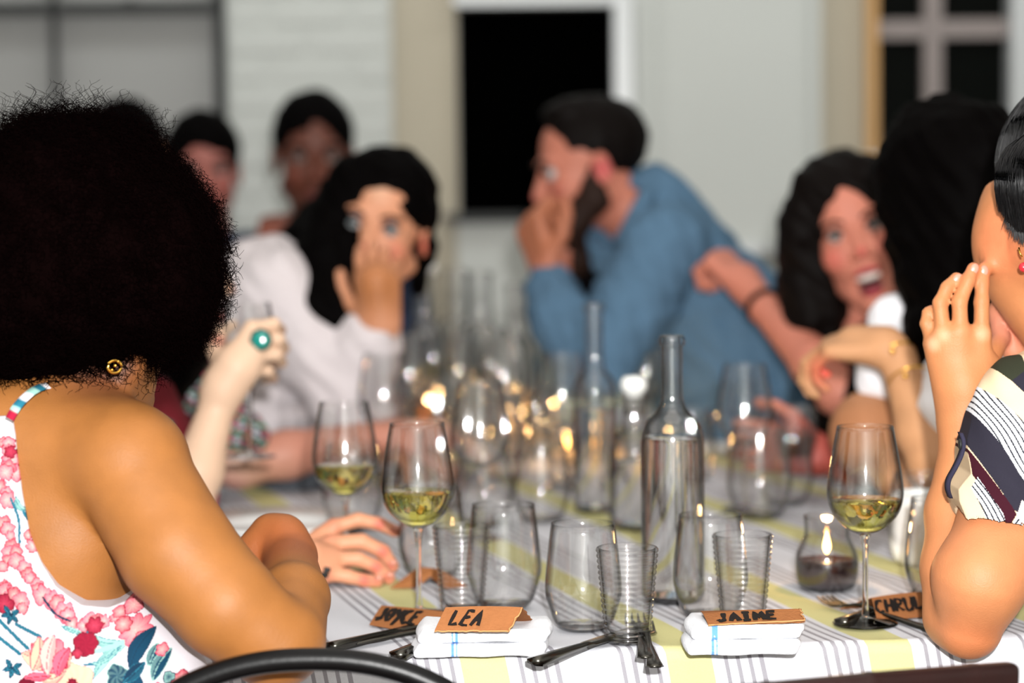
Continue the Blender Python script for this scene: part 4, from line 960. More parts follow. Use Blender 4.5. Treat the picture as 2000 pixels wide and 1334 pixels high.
hh = SD(); hh.ell(L2(0, -.02, .035), (.083, .105, .092), R2); hh.ell(L2(0, .11, -.03), (.062, .075, .09), R2, .01, True); sdobj('hair', hh, .006, M['hair'], p2)
v, f = tubes(spl([P(625, 1125, 2.66), P(636, 1122, 2.655), P(640, 1108, 2.655)], 8)[None], .004, 8); obj('dark_bracelet', v, f, M['steel'], p2)
v, f = lathe([(.026, -.003), (.0285, -.003), (.0285, .003), (.026, .003), (.026, -.003)], 28); v = v@np.array([nrm(V(0, .3, 1)), nrm(V(0, -1, .3)), nrm(V(1, 0, 0))]) ; obj('bracelet', v+P(578, 1112, 2.682), f, M['steel'], p2)
# ===== 3. woman with the green ring, dark red dress
pel3 = V(*P(90, 1200, 3.35)[:2], .56)
p3 = person('woman in a dark red dress lifting a wine glass, big green ring on her hand', pel3)
b = SD(); s1, s2 = P(255, 800, 3.15), P(260, 790, 3.50); el, wr = P(365, 985, 3.02), P(432, 770, 3.05)
torso(b, s1, s2, pel3, .92); b.cap(P(250, 760, 3.32), P(290, 640, 3.3), .05, .044, .03); L3, R3 = head(b, P(300, 520, 3.3), (.95, .25, 0))
arm(b, s1, el, wr, .86, .016)
KN = [((492, 640), 3.045), ((503, 668), 3.04), ((501, 696), 3.04), ((490, 722), 3.045)]
for (x, y), d in KN: b.cap(P(436, 745+(y-640)*.25, 3.045), P(x, y, d), .020, .0115, .014)
b.cap(P(432, 770, 3.05), P(460, 715, 3.045), .025, .027, .016)
FG3 = [[(492, 640), (536, 632), (548, 645), (520, 655)], [(503, 668), (544, 662), (554, 680), (520, 690)], [(501, 696), (540, 692), (550, 708), (520, 712)], [(490, 722), (524, 724), (534, 738), (512, 742)]]
for pts, (_, d), r in zip(FG3, KN, (.0092, .0095, .009, .008)): fing(b, [P(x, y, d+dz) for (x, y), dz in zip(pts, (0, .012, .05, .075))], r, r*.8)
fing(b, [P(436, 720, 3.05), P(418, 680, 3.07), P(436, 648, 3.10), P(455, 635, 3.12)], .013, .008)
# the other forearm rests along the table behind the glass
el2, wr2 = P(470, 905, 3.52), P(770, 848, 3.60)
arm(b, s2, el2, wr2, .95, .016); hand(b, wr2, (1, .05, -.03), (-.1, -.4, 1), th=1, curl=(18, 22, 26, 28)); b.ell(P(455, 905, 3.5), (.035, .035, .028), k=.03)
legs(b, pel3, (1, .05, 0))
sdobj('body', b, .0042, M['skinfar'], p3, SK['pale'], facepaint(L3, 1, LIP, BLUSH)+[(P(640+i*55, 865, 3.55), .11, lin((179, 120, 101)), .9) for i in range(-3, 5)]+[(P(450, 920, 3.5), .06, lin((191, 132, 124)), .9), (P(425, 665, 3.07), .02, lin((191, 128, 109)), .8)]+[(P(FG3[i][j][0], FG3[i][j][1], 3.09), .014, lin((180, 132, 117)), .9) for i in range(4) for j in (1, 2)], lo=(-1.2, 2.5, .05))
facekit(p3, L3, R3)
g3 = SD(); torso(g3, s1, s2, pel3, .98); g3.chain([s1, s1*.4+el*.6], [.058, .05], .02); g3.chain([s2, s2*.35+el2*.65], [.058, .05], .02); g3.ell(P(330, 960, 3.2), (.06, .10, .07), k=.04)
def redcols(v):
    c = np.tile(V(*lin((96, 22, 30))), (len(v), 1)); n = np.sin(v[:, 0]*60+np.sin(v[:, 2]*40)*2)*np.sin(v[:, 2]*50+v[:, 1]*30); c[n > .55] = lin((34, 20, 26)); c[n < -.7] = lin((40, 90, 80)); 
    k = v[:, 2] < P(0, 930, 3.2)[2]; c[k & (v[:, 0] > P(400, 900, 3.2)[0])] = lin((190, 16, 30)); return c
sdobj('dark_red_dress', g3, .005, M['cloth'], p3, off=.008, colf=redcols, region=sub_sphere(P(275, 720, 3.32), .10))
def patt(v):
    c = np.tile(V(*lin((70, 80, 84))), (len(v), 1)); n = np.sin(v[:, 0]*330+2*np.sin(v[:, 2]*190))*np.sin(v[:, 2]*310+v[:, 1]*60); c[n > .35] = lin((205, 205, 215)); c[n < -.45] = lin((190, 60, 80)); m2 = np.sin(v[:, 0]*150+v[:, 2]*240); c[m2 > .8] = lin((20, 130, 90)); return c
# patterned shawl on her far shoulder and under the arm
sh = SD(); sh.chain([P(330, 700, 3.42), P(372, 690, 3.38), P(400, 760, 3.38)], [.03, .045, .03], .03); sh.chain([P(400, 760, 3.38), P(450, 830, 3.42), P(500, 850, 3.45)], [.03, .03, .022], .03); sh.ell(P(345, 730, 3.40), (.06, .05, .06), k=.03)
sdobj('patterned_shawl', sh, .003, M['cloth'], p3, colf=patt, wr=.003)
lg = SD(); legs(lg, pel3, (1, .05, 0)); sdobj('tights', lg, .01, M['black'], p3, off=.006); shoes(p3, pel3, (1, .05, 0))
hh = SD(); hh.ell(L3(0, -.02, .035), (.086, .11, .095), R3); hh.ell(L3(0, .11, -.03), (.062, .075, .09), R3, .01, True); hh.chain([P(280, 560, 3.32), P(300, 660, 3.24), P(285, 780, 3.2)], [.09, .08, .05], .03); hh.chain([P(330, 600, 3.25), P(345, 680, 3.2)], [.055, .03], .03); sdobj('long_hair', hh, .006, M['hair'], p3, wr=.003)
v, f = lathe([(1e-5, -.004), (.0125, -.003), (.0135, .0), (.011, .0045), (.006, .006), (1e-5, .006)], 8)
Rr = frame((0, -1, .1)); Rr = np.array([Rr[0], Rr[2], Rr[1]]); sv, sf_ = v@Rr+P(509, 664, 3.026), f
v, f = lathe([(.0088, -.002), (.0104, -.002), (.0104, .002), (.0088, .002), (.0088, -.002)], 20); rb = obj('ring_band', v@np.array([V(0, .3, .95), V(0, 1, 0), nrm(V(1, .2, .1))])+P(510, 666, 3.042), f, M['steel'], p3)
v, f = lathe([(1e-5, .0025), (.015, .0025), (.016, -.002), (.0145, -.0045), (.0, -.0045)], 8); obj('ring_setting', v@Rr+P(509, 664, 3.030), f, M['steel'], rb, False); obj('ring_stone', sv, sf_, M['teal'], rb, False)
gl = wine_glass(P(490, 893, 3.115), 'wine glass lifted in the hand with the green ring', 0, group='glasses held in hands'); gl.rotation_euler = (0, 0, 0)
# ===== 4. woman in the white blouse
pel4 = V(*P(235, 1080, 3.95)[:2], .58)
p4 = person('long-haired woman in a white blouse covering her mouth with her hand', pel4)
b = SD(); sn, sf = P(545, 570, 3.72), P(610, 590, 3.98); el, wr = P(690, 800, 3.70), P(742, 615, 3.66)
torso(b, sn, sf, pel4, .95); b.cap((sn+sf)/2, P(735, 520, 3.84), .055, .05, .03)
fw4 = (-.16, -.97, -.05); up4 = (.20, -.05, 1)
L4, R4 = head(b, P(748, 436, 3.80), fw4, up4, .99)
arm(b, sn, el, wr, .92, .016); hand(b, P(746, 640, 3.65), (-.08, -.03, 1), (-.12, -1, -.05), th=-1, curl=(30, 32, 34, 36), spread=.05, size=.95)
b.chain([P(742, 628, 3.65), P(736, 550, 3.64)], [.028, .031], .015)
arm(b, sf, P(700, 860, 3.98), P(760, 880, 3.75), .9); hand(b, P(760, 880, 3.75), (.6, -.8, 0), (0, 0, 1), th=-1)
legs(b, pel4, (1, -.05, 0))
sdobj('body', b, .004, M['skin'], p4, SK['light'], facepaint(L4, 1, LIP, BLUSH)+[(P(738, 560, 3.62), .09, lin((164, 104, 62)), .9), (P(728, 440, 3.62), .035, lin((189, 120, 113)), .8), (L4(-.078, -.006, -.02), .03, lin((184, 72, 62)), .8), (L4(.031, .09, .006), .022, lin((126, 84, 78)), .7), (L4(-.031, .09, .006), .022, lin((126, 84, 78)), .7), (L4(0, .09, .07), .04, lin((205, 164, 136)), 1)], lo=(-1, 3, .05))
facekit(p4, L4, R4, iris=lin((110, 125, 130)))
g4 = SD(); torso(g4, sn, sf, pel4, 1.0, depth=.105); g4.chain([sn, sn*.5+el*.5, el], [.056, .056, .052], .02); g4.chain([el, P(720, 680, 3.68), P(724, 655, 3.67)], [.052, .043, .036], .02); g4.chain([sf, P(700, 860, 3.98), P(745, 878, 3.80)], [.055, .05, .036], .02)
g4.cap(P(520, 590, 3.80), P(470, 900, 3.84), .10, .10, .05)
sdobj('white_blouse', g4, .005, mat('sheer_white_blouse', lin((200, 192, 194)), .8, spec=.1, bump=.2, bscale=60), p4, off=.009, region=sub_sphere(P(735, 510, 3.84), .085), wr=.0035)
tube('cuff', [P(712+11*math.cos(a)+8, 650+3*math.sin(a)-math.cos(a)*8, 3.67+.035*math.sin(a)) for a in np.linspace(0, 6.28, 24)], .012, M['towelw'] if 'towelw' in M else M['china'], p4, 8) if False else None
sk = SD(); legs(sk, pel4, (1, -.05, 0)); sk.cap(P(520, 930, 3.75), P(590, 950, 3.65), .06, .06, .03); sdobj('grey_trousers', sk, .009, mat('charcoal_trousers', lin((66, 70, 76)), .9), p4, off=.012); shoes(p4, pel4, (1, -.05, 0))
hh = SD(); hh.ell(L4(0, -.022, .038), (.081, .103, .090), R4); hh.ell(L4(-.006, .105, -.03), (.062, .075, .098), R4, .01, True)
hh.chain([L4(.055, .02, .06), P(680, 430, 3.80), P(648, 520, 3.76), P(640, 600, 3.70), P(668, 640, 3.68)], [.045, .062, .065, .045, .022], .03)
hh.chain([L4(.03, -.03, .05), P(630, 490, 3.86), P(610, 560, 3.84)], [.06, .07, .04], .03)
hh.chain([L4(-.068, -.01, .03), L4(-.078, -.025, -.03), L4(-.070, -.035, -.10)], [.018, .012, .014], .02)
sdobj('long_dark_hair', hh, .005, M['hair'], p4, wr=.004)
# ===== 5-7. guests at the far left end
def guest(label, hx, hy, d, fw, skin, shirtmat, sc=1., build=True, hairtop=1., brow=True, up=(0, 0, 1), hw=1):
    hp = P(hx, hy, d); pel = V(hp[0], hp[1]+.06, .60); fw = nrm(fw); side_ = V(-fw[1], fw[0], 0); p = person(label, pel)
    b = SD(); sh0 = hp-V(0, 0, .232)+V(0, .03, 0); w_ = .165*hw; a_, c_ = sh0-side_*w_, sh0+side_*w_
    torso(b, a_, c_, pel); b.cap(sh0+V(0, 0, .02), hp-V(0, 0, .07)-fw*.015, .056, .05, .03); L, R = head(b, hp, fw, up, sc)
    return p, b, L, R, a_, c_, pel, fw
p7, b, L7, R7, a_, c_, pel, fw = guest('dark-haired guest in a navy shirt at the far end, hand raised', 613, 300, 4.9, (.12, -1, -.1), None, None, 1.09)
el, wr = P(490, 620, 4.75), P(520, 500, 4.66); arm(b, c_ if c_[0] < a_[0] else a_, el, wr, 1., .016); hand(b, wr, (.3, 0, 1), (-.2, -1, 0), th=1, curl=(70, 75, 80, 80), size=.9)
o_ = a_ if c_[0] < a_[0] else c_; arm(b, o_, o_+V(.05, -.1, -.3), o_+V(-.05, -.36, -.33)); legs(b, pel, (0, -1, 0))
sdobj('body', b, .005, M['skinfar'], p7, SK['deep'], facepaint(L7, 1, lin((100, 40, 35)), lin((109, 52, 39)))+[(wr, .10, lin((142, 76, 58)), .8), (L7(0, .07, -.09), .05, lin((50, 28, 21)), .8)], lo=(-1.2, 4.2, .05)); facekit(p7, L7, R7)
g_ = SD(); torso(g_, a_, c_, pel, 1.05); s_ = c_ if c_[0] < a_[0] else a_; g_.chain([s_, el, el*.6+wr*.4], [.058, .05, .045], .02); g_.chain([o_, o_+V(.05, -.1, -.3)], [.058, .05], .02)
sdobj('navy_shirt', g_, .007, mat('navy_shirt', lin((16, 34, 62)), .9), p7, off=.01, region=sub_sphere(L7(0, .06, -.17), .055), wr=.003); lg = SD(); legs(lg, pel, (0, -1, 0)); 
hh = SD(); hh.ell(L7(0, -.02, .038), (.088, .108, .095), R7); hh.ell(L7(0, .11, -.028), (.064, .075, .092), R7, .01, True); sdobj('short_dark_hair', hh, .005, M['hair'], p7, wr=.002)
p5, b, L5, R5, a_, c_, pel, fw = guest('black-haired guest in a slate shirt behind the afro, left of the navy shirt', 398, 328, 5.2, (.18, -1, -.05), None, None, 1.03)
arm(b, a_, a_+V(.03, -.05, -.3), a_+V(.05, -.3, -.36)); arm(b, c_, c_+V(0, -.05, -.3), c_+V(0, -.3, -.36)); legs(b, pel, (0, -1, 0))
sdobj('body', b, .005, M['skinfar'], p5, lin((156, 94, 84)), facepaint(L5, 1, LIP, lin((159, 80, 74))), lo=(-1.6, 4.2, .05)); facekit(p5, L5, R5)
g_ = SD(); torso(g_, a_, c_, pel, 1.05); g_.chain([a_, a_+V(.03, -.05, -.3)], [.058, .05], .02); g_.chain([c_, c_+V(0, -.05, -.3)], [.058, .05], .02); sdobj('slate_shirt', g_, .007, mat('slate_shirt', lin((58, 66, 78)), .9), p5, off=.01)
hh = SD(); hh.ell(L5(0, -.02, .038), (.086, .106, .095), R5); hh.ell(L5(.012, .11, -.03), (.06, .075, .09), R5, .01, True); hh.chain([L5(.065, .0, .0), L5(.06, -.02, -.14)], [.03, .03], .02); sdobj('dark_hair', hh, .005, M['hair'], p5, wr=.002)
p6, b, L6, R6, a_, c_, pel, fw = guest('guest of whom only black hair shows above the afro, leftmost at the back', 250, 300, 5.45, (.3, .95, 0), None, None, 1.15)
arm(b, a_, a_+V(.03, -.05, -.3), a_+V(.05, -.3, -.36)); arm(b, c_, c_+V(0, -.05, -.3), c_+V(0, -.3, -.36)); legs(b, pel, (0, -1, 0)); sdobj('body', b, .007, M['skinfar'], p6, SK['tan'], lo=(-1.6, 4.2, .05))
g_ = SD(); torso(g_, a_, c_, pel, 1.05); sdobj('dark_shirt', g_, .008, M['black'], p6, off=.01)
hh = SD(); hh.ell(L6(0, -.01, .03), (.088, .112, .10), R6); hh.ell(L6(0, -.03, -.03), (.08, .08, .10), R6, .03); sdobj('black_hair', hh, .006, M['hair'], p6, wr=.002)
# ===== 8. bearded man in the denim shirt
pel8 = V(*P(1690, 1050, 4.25)[:2], .58)
p8 = person('bearded man in a blue denim shirt leaning over the table, hands at his mouth', pel8)
b = SD(); sn, sf = P(1300, 480, 4.02), P(1265, 470, 4.36); el, wr = P(1160, 735, 3.92), P(1064, 535, 4.05)
torso(b, sn, sf, pel8, 1.05); fw8 = (-.97, -.18, -.22); nb = P(1255, 430, 4.19)
b.cap(nb, P(1190, 385, 4.18), .062, .056, .03)
L8, R8 = head(b, P(1150, 322, 4.17), fw8, (-.12, 0, 1), 1.0)
arm(b, sn, el, wr, 1.08, .016); hand(b, P(1066, 528, 4.06), (-.30, .1, .9), (-.8, -.6, -.1), th=1, curl=(62, 64, 66, 70), size=1.08, spread=.05)
el2, wr2 = P(1120, 720, 4.34), P(1085, 540, 4.16); arm(b, sf, el2, wr2, 1.05, .016); hand(b, P(1080, 530, 4.14), (-.28, -.15, .9), (-.3, .9, 0), th=-1, curl=(60, 60, 62, 65), size=1.08, spread=.05)
legs(b, pel8, (-1, -.05, 0), r=.085)
sdobj('body', b, .004, M['skinfar'], p8, SK['ruddy'], facepaint(L8, 1, LIP, lin((176, 88, 81)))+[(L8(-.078, -.006, -.012), .032, lin((179, 80, 78)), .8), (P(1060, 440, 4.05), .12, lin((166, 102, 74)), .7)], lo=(-.5, 3, .05)); facekit(p8, L8, R8, brow='beard')
sh8 = mat('washed_denim_shirt', lin((80, 108, 132)), .9, spec=.1, noise=.14, nscale=9, bump=.3, bscale=400)
g8 = SD(); torso(g8, sn, sf, pel8, 1.13, depth=.108); g8.chain([sn, (sn+el)/2, el], [.066, .062, .052], .02); g8.chain([el, P(1095, 620, 4.0), P(1072, 565, 4.04)], [.052, .044, .036], .02); g8.chain([sf, el2, P(1090, 580, 4.2)], [.064, .054, .038], .02)
g8.chain([nb+V(.02, 0, .02), nb+V(-.05, -.01, -.03)], [.072, .062], .03); g8.cap(P(1315, 530, 4.22), P(1465, 870, 4.22), .112, .135, .06)
sdobj('denim_shirt', g8, .005, sh8, p8, off=.009, wr=.004, region=sub_sphere(P(1205, 425, 4.13), .062))
tube('collar', [P(1282, 345, 4.24), P(1268, 372, 4.12), P(1238, 430, 4.06), P(1212, 478, 4.04)], [.014, .022, .02, .010][0]*1.15, sh8, p8, 10, 14)
lg = SD(); legs(lg, pel8, (-1, -.05, 0), r=.085); sdobj('dark_jeans', lg, .01, M['black'], p8, off=.01); shoes(p8, pel8, (-1, -.05, 0))
tsh = SD(); tsh.cap(P(1165, 520, 4.2), P(1165, 700, 4.22), .035, .05, .03); sdobj('black_undershirt', tsh, .006, M['black'], p8)
hh = SD(); hh.ell(L8(0, -.024, .038), (.078, .098, .084), R8); hh.ell(L8(0, .10, -.005), (.09, .058, .10), R8, .01, True); hh.ell(L8(0, .01, -.07), (.1, .08, .045), R8, .01, True); hh.ell(L8(0, .02, .105), (.05, .045, .022), R8, .02)
for q in (-1, 1): hh.ell(L8(q*.086, .0, -.02), (.03, .03, .036), R8, .006, True)
sdobj('short_brown_hair', hh, .004, M['brown_hair'], p8, wr=.0015)
bd = SD()
for q in (-1, 1): bd.chain([L8(q*.066, .01, -.01), L8(q*.062, .02, -.06), L8(q*.035, .07, -.10), L8(0, .085, -.115)], [.012, .026, .034, .034], .02)
bd.ell(L8(0, .066, -.150), (.042, .038, .048), R8, .02); bd.chain([L8(-.028, .09, -.062), L8(0, .1, -.055), L8(.028, .09, -.062)], [.006, .007, .006], .006); bd.ell(L8(0, .11, -.078), (.022, .022, .008), R8, .006, True)
sdobj('full_beard', bd, .004, M['beard'], p8, wr=.002)
# ===== 9. laughing woman
pel9 = V(*P(1860, 1150, 3.75)[:2], .58)
p9 = person('laughing woman with long dark hair, her arm stretched to the denim shirt', pel9)
b = SD(); sf, sn = P(1640, 700, 3.86), P(1745, 700, 3.60); el, wr = P(1640, 762, 3.62), P(1492, 600, 3.80)
torso(b, sf, sn, pel9, .95); b.cap((sf+sn)/2, P(1690, 570, 3.76), .052, .046, .03); fw9 = (-.10, -.99, .02); up9 = (-.30, 0, 1)
L9, R9 = head(b, P(1664, 450, 3.72), fw9, up9, 1.0, mouth=1.)
arm(b, sf, el, wr, .98, .016); b.ell(P(1645, 765, 3.6), (.04, .035, .035), k=.02)
b.chain([wr, P(1450, 548, 3.86)], [.025, .031], .012); hand(b, P(1462, 562, 3.85), (-.62, .55, .62), (.55, -.6, .6), th=1, curl=(60, 65, 70, 75), size=1.)
el2, wr2 = P(1690, 900, 3.45), P(1600, 890, 3.42); arm(b, sn, el2, wr2, .9, .016); hand(b, wr2, (-1, -.1, .2), (0, -1, .25), th=1, curl=(40, 45, 50, 50))
legs(b, pel9, (-1, -.05, 0))
sdobj('body', b, .004, M['skin'], p9, lin((189, 118, 98)), facepaint(L9, 1, lin((159, 56, 62)), lin((188, 88, 78)))+[(L9(0, .075, -.092), .024, lin((70, 16, 20)), .3), (el, .05, lin((186, 104, 93)), .8), (wr2, .11, lin((159, 72, 62)), .7)], lo=(.2, 3, .05)); facekit(p9, L9, R9, mouth=1)
wb = spl([P(1478, 612, 3.80)], 1) if False else None
v, f = lathe([(.028, -.007), (.031, -.006), (.031, .006), (.028, .007), (.0275, 0), (.028, -.007)], 28); dw = nrm(P(1450, 548, 3.86)-el); q1 = nrm(np.cross(dw, (0, 0, 1))); obj('black_wristband', v@np.array([q1, np.cross(dw, q1), dw])+P(1490, 597, 3.805), f, M['black'], p9)
g9 = SD(); torso(g9, sf, sn, pel9, 1.0); g9.chain([sn, (sn+el2)/2], [.055, .05], .02); g9.chain([sf, sf*.8+el*.2], [.055, .05], .02); sdobj('black_top', g9, .007, M['black'], p9, off=.008, region=sub_sphere(P(1690, 590, 3.7), .06)); lg = SD(); legs(lg, pel9, (-1, -.05, 0)); sdobj('trousers', lg, .01, M['black'], p9, off=.01); shoes(p9, pel9, (-1, -.05, 0))
hh = SD(); hh.ell(L9(0, -.022, .035), (.090, .108, .098), R9); hh.ell(L9(0, .105, -.035), (.060, .075, .108), R9, .01, True)
hh.chain([L9(.04, .03, .085), L9(.078, .01, .02), P(1590, 520, 3.74), P(1590, 620, 3.74), P(1610, 700, 3.74)], [.03, .035, .052, .05, .03], .03)
hh.chain([L9(-.05, .02, .08), L9(-.085, .0, .0), P(1770, 520, 3.76), P(1765, 600, 3.76)], [.03, .032, .035, .03], .03); hh.chain([P(1600, 560, 3.80), P(1640, 680, 3.80)], [.07, .06], .03)
sdobj('long_brown_hair', hh, .0045, M['brown_hair'], p9, wr=.004)
am = thing('whisky_glass', 'short tumbler of amber drink held at the right of the table', 'tumbler', P(1552, 905, 3.42), 0, 'glasses held in hands')
v, f = lathe(np.vstack([[(1e-5, .001)], [(.028, 0), (.034, .01), (.036, .085)], [(.0346, .085), (.0326, .012), (1e-5, .010)]]), 36); obj('tumbler_body', v, f, M['glassw'], am, local=True)
v, f = lathe([(1e-5, .0115), (.0322, .0125), (.0336, .042), (1e-5, .042)], 36); obj('amber_drink', v, f, M['amber'], am, local=True)
# ===== 10. dark-haired person with the gold bracelets
pel10 = V(*P(2070, 1250, 3.15)[:2], .58)
p10 = person('person with a great mass of black hair, white shirt and gold bracelets', pel10)
b = SD(); sn, sf = P(1905, 760, 2.98), P(1850, 760, 3.28); el, wr = P(1825, 905, 2.93), P(1752, 700, 3.02)
torso(b, sn, sf, pel10, .95); b.cap((sn+sf)/2, P(1870, 560, 3.15), .05, .046, .03); L10, R10 = head(b, P(1866, 410, 3.15), (-.1, .99, 0), s=.98)
arm(b, sn, el, wr, .88, .014); hand(b, P(1728, 680, 3.03), (-.88, .42, .0), (.05, -.25, 1), th=1, curl=(34, 38, 42, 46), size=.92, spread=.03); b.chain([wr, P(1728, 678, 3.035), P(1672, 672, 3.06)], [.0235, .025, .026], .014)
tps = []
el2, wr2 = P(1690, 850, 3.22), P(1640, 940, 3.2); arm(b, sf, el2, P(1740, 935, 3.1), .95, .02, 1.1); b.ell(P(1695, 840, 3.2), (.05, .05, .055), k=.03); legs(b, pel10, (-1, -.05, 0))
hand(b, P(1740, 935, 3.1), (.8, .1, -.2), (0, -.3, 1), th=1, size=.9)
sdobj('body', b, .004, M['skin'], p10, lin((186, 137, 98)), [(P(1610, 725, 3.05), .04, lin((186, 96, 70)), .8), (P(1695, 850, 3.2), .09, lin((164, 102, 67)), .7)], lo=(.2, 2.6, .05))
facekit(p10, L10, R10)
for i in range(4): v, f = sph((0, 0, 0), 1, 8, 6); obj('coral_nail', v*V(.007, .004, .005)+P(1590+i*8, 716+i*5, 3.10-.012*i), f, M['coral'], p10)
wsh = mat('white_cotton_shirt', lin((235, 234, 238)), .85, bump=.2, bscale=80)
g10 = SD(); torso(g10, sn, sf, pel10, 1.02); g10.chain([sn, sn*.6+el*.4], [.06, .055], .02); g10.chain([sf, sf*.55+el2*.45], [.06, .055], .02); g10.chain([P(1748, 620, 3.22), P(1740, 700, 3.2), P(1722, 740, 3.2)], [.026, .036, .03], .02); sdobj('white_shirt', g10, .006, wsh, p10, off=.008, wr=.003)
lg = SD(); legs(lg, pel10, (-1, -.05, 0)); sdobj('trousers', lg, .01, M['black'], p10, off=.01); shoes(p10, pel10, (-1, -.05, 0))
hh = SD(); hh.ell(P(1862, 390, 3.15), (.096, .11, .125), k=.02); hh.chain([P(1855, 330, 3.15), P(1866, 520, 3.12), P(1870, 690, 3.06), P(1885, 800, 3.0)], [.10, .078, .062, .05], .03); hh.chain([P(1900, 330, 3.1), P(1915, 520, 3.1), P(1915, 760, 3.02)], [.08, .08, .07], .03); sdobj('mass_of_black_hair', hh, .006, M['black'] if False else M['hair'], p10, wr=.005)
for (x, y), d, R_ in (((1743, 690), 3.022, .0265), ((1768, 738), 2.99, .028)):
    dw = nrm(wr-el); q1 = nrm(np.cross(dw, (0, 0, 1))); v, f = tubes(np.array([[(R_*math.cos(a), R_*math.sin(a), 0) for a in np.linspace(0, 2*PI, 40)]]), .0016, 6); gb = obj('gold_bracelet', v@np.array([q1, np.cross(dw, q1), dw])+P(x+8, y+2, d), f, M['gold'], p10)
    v, f = sph(P(x, y-4, d-.028), .004, 10, 8); obj('bracelet_charm', v, f, M['gold'], gb)
# ===== 11. woman at the right edge, elbow on the cloth
pel11 = V(*P(2450, 1330, 2.55)[:2], .58)
p11 = person('short-haired woman in a geometric print blouse at the right edge, hands at her chin', pel11)
b = SD(); sn, sf = P(2040, 820, 2.36), P(2300, 800, 2.62)
torso(b, sn, sf, pel11, .92); nb = P(2180, 760, 2.46); b.cap(nb, P(2060, 600, 2.42), .052, .05, .03)
fw11 = (-.60, .80, -.06); L11, R11 = head(b, P(2126, 405, 2.40), fw11, (0, 0, 1), 1.06, cheek=1.25)
el = P(1893, 1222, 2.285)
b.chain([sn, P(1975, 1010, 2.31), P(1915, 1130, 2.27), el], [.048, .049, .0455, .0335], .014)
b.chain([P(1868, 1205, 2.31), P(1862, 1110, 2.345), P(1864, 1000, 2.37), P(1884, 850, 2.39)], [.034, .0315, .0285, .0235], .012)
wr = P(1884, 850, 2.39)
KN = [((1822, 672), 2.385), ((1842, 655), 2.375), ((1876, 648), 2.37), ((1917, 652), 2.375)]
for (x, y), d in KN: b.cap(P(1886+(x-1870)*.35, 812, 2.39), P(x, y, d), .0185, .0105, .014)
b.cap(wr, P(1886, 770, 2.385), .023, .024, .014); b.cap(P(1880, 740, 2.385), P(1925, 720, 2.39), .022, .018, .014)
FG = [[(1822, 672), (1810, 632), (1813, 612), (1820, 606)], [(1842, 655), (1836, 592), (1850, 562), (1868, 543)], [(1876, 648), (1874, 590), (1891, 548), (1901, 524)], [(1917, 652), (1917, 590), (1918, 555), (1920, 527)]]
for i, (pts, (_, d), r) in enumerate(zip(FG, KN, (.0075, .0082, .0086, .0084))): fing(b, [P(x, y, d+(.0, .000, .002, .004)[j]) for j, (x, y) in enumerate(pts)], r, r*.78)
fing(b, [P(1925, 720, 2.40), P(1955, 660, 2.44), P(1945, 610, 2.46)], .011, .008)
b.ell(P(1964, 450, 2.42), (.0315, .04, .048), k=.03); b.ell(P(1994, 545, 2.425), (.036, .036, .034), k=.03); b.cap(P(1985, 480, 2.41), P(2060, 480, 2.35), .034, .03, .03)
# her other hand behind, folded under the chin
el2 = P(2120, 1200, 2.62); wr2 = P(2040, 800, 2.50); arm(b, sf, el2, wr2, .9, .014); b.cap(wr2, P(2010, 720, 2.47), .026, .028, .012)
for i, pts in enumerate(([(1978, 690), (1958, 645), (1948, 612), (1953, 590)], [(1995, 680), (1982, 635), (1972, 605), (1985, 592)], [(2012, 672), (1998, 625), (1992, 600), (2004, 590)], [(2030, 670), (2018, 625), (2012, 604), (2024, 596)])):
    b.cap(P(2015+i*5, 745, 2.47), P(*pts[0], 2.45), .016, .0105, .01); fing(b, [P(x, y, 2.45-.004*i+.002*j) for j, (x, y) in enumerate(pts)], .0092, .0072)
legs(b, pel11, (-1, -.1, 0))
lo11 = (.2, 1.9, .05); pal = SK['peach']
pt = facepaint(L11, 1, LIP, lin((191, 96, 65)))+[(P(1940, 470, 2.36), .07, lin((198, 116, 78)), 1), (P(1900, 1230, 2.27), .05, lin((179, 104, 65)), .9), (P(1900, 1100, 2.28), .10, lin((188, 120, 81)), 1), (P(1965, 640, 2.45), .05, lin((189, 120, 95)), .7)]
for i in range(4):
    for j, r_ in ((1, .009), (2, .007)): pt.append((P(FG[i][j][0], FG[i][j][1], 2.37), r_, lin((179, 112, 71)), .9))
    pt.append((P(FG[i][3][0], FG[i][3][1], 2.39), .010, lin((201, 136, 109)), .9)); pt.append((P(FG[i][0][0], FG[i][0][1], 2.37), .012, lin((206, 160, 124)), .9))
sdobj('body', b, .003, M['skin'], p11, pal, pt, lo=lo11, hi=(1.1, 3.2, 1.6)); facekit(p11, L11, R11)
for i, (x, y) in enumerate(((1821, 607), (1869, 541), (1902, 522), (1921, 526))):
    u_ = nrm(P(FG[i][3][0], FG[i][3][1], 2.4)-P(FG[i][2][0], FG[i][2][1], 2.4)); n_ = V(0, -1, .1); a_ = nrm(np.cross(u_, n_)); v, f = sph((0, 0, 0), 1, 12, 8); RR = np.array([a_, nrm(np.cross(n_, a_)), n_])
    obj('fingernail', (v*V(.0045, .0062, .0015))@RR+P(x-(i > 0)*1, y+4, KN[i][1]+.004)+n_*.0058, f, M['nail'], p11)
v, f = sph(L11(-.085, -.004, -.048), .0075, 14, 10); obj('red_earring', v, f, M['red'], p11)
v, f = sph(P(1999, 522, 2.318), .005, 12, 8); obj('red_earring_drop', v*V(1, 1, 1), f, M['red'], p11)
tube('gold_earring_hook', [P(1990, 484, 2.318), P(1992, 494, 2.314), P(1996, 502, 2.314)], .001, M['gold'], p11, 6)
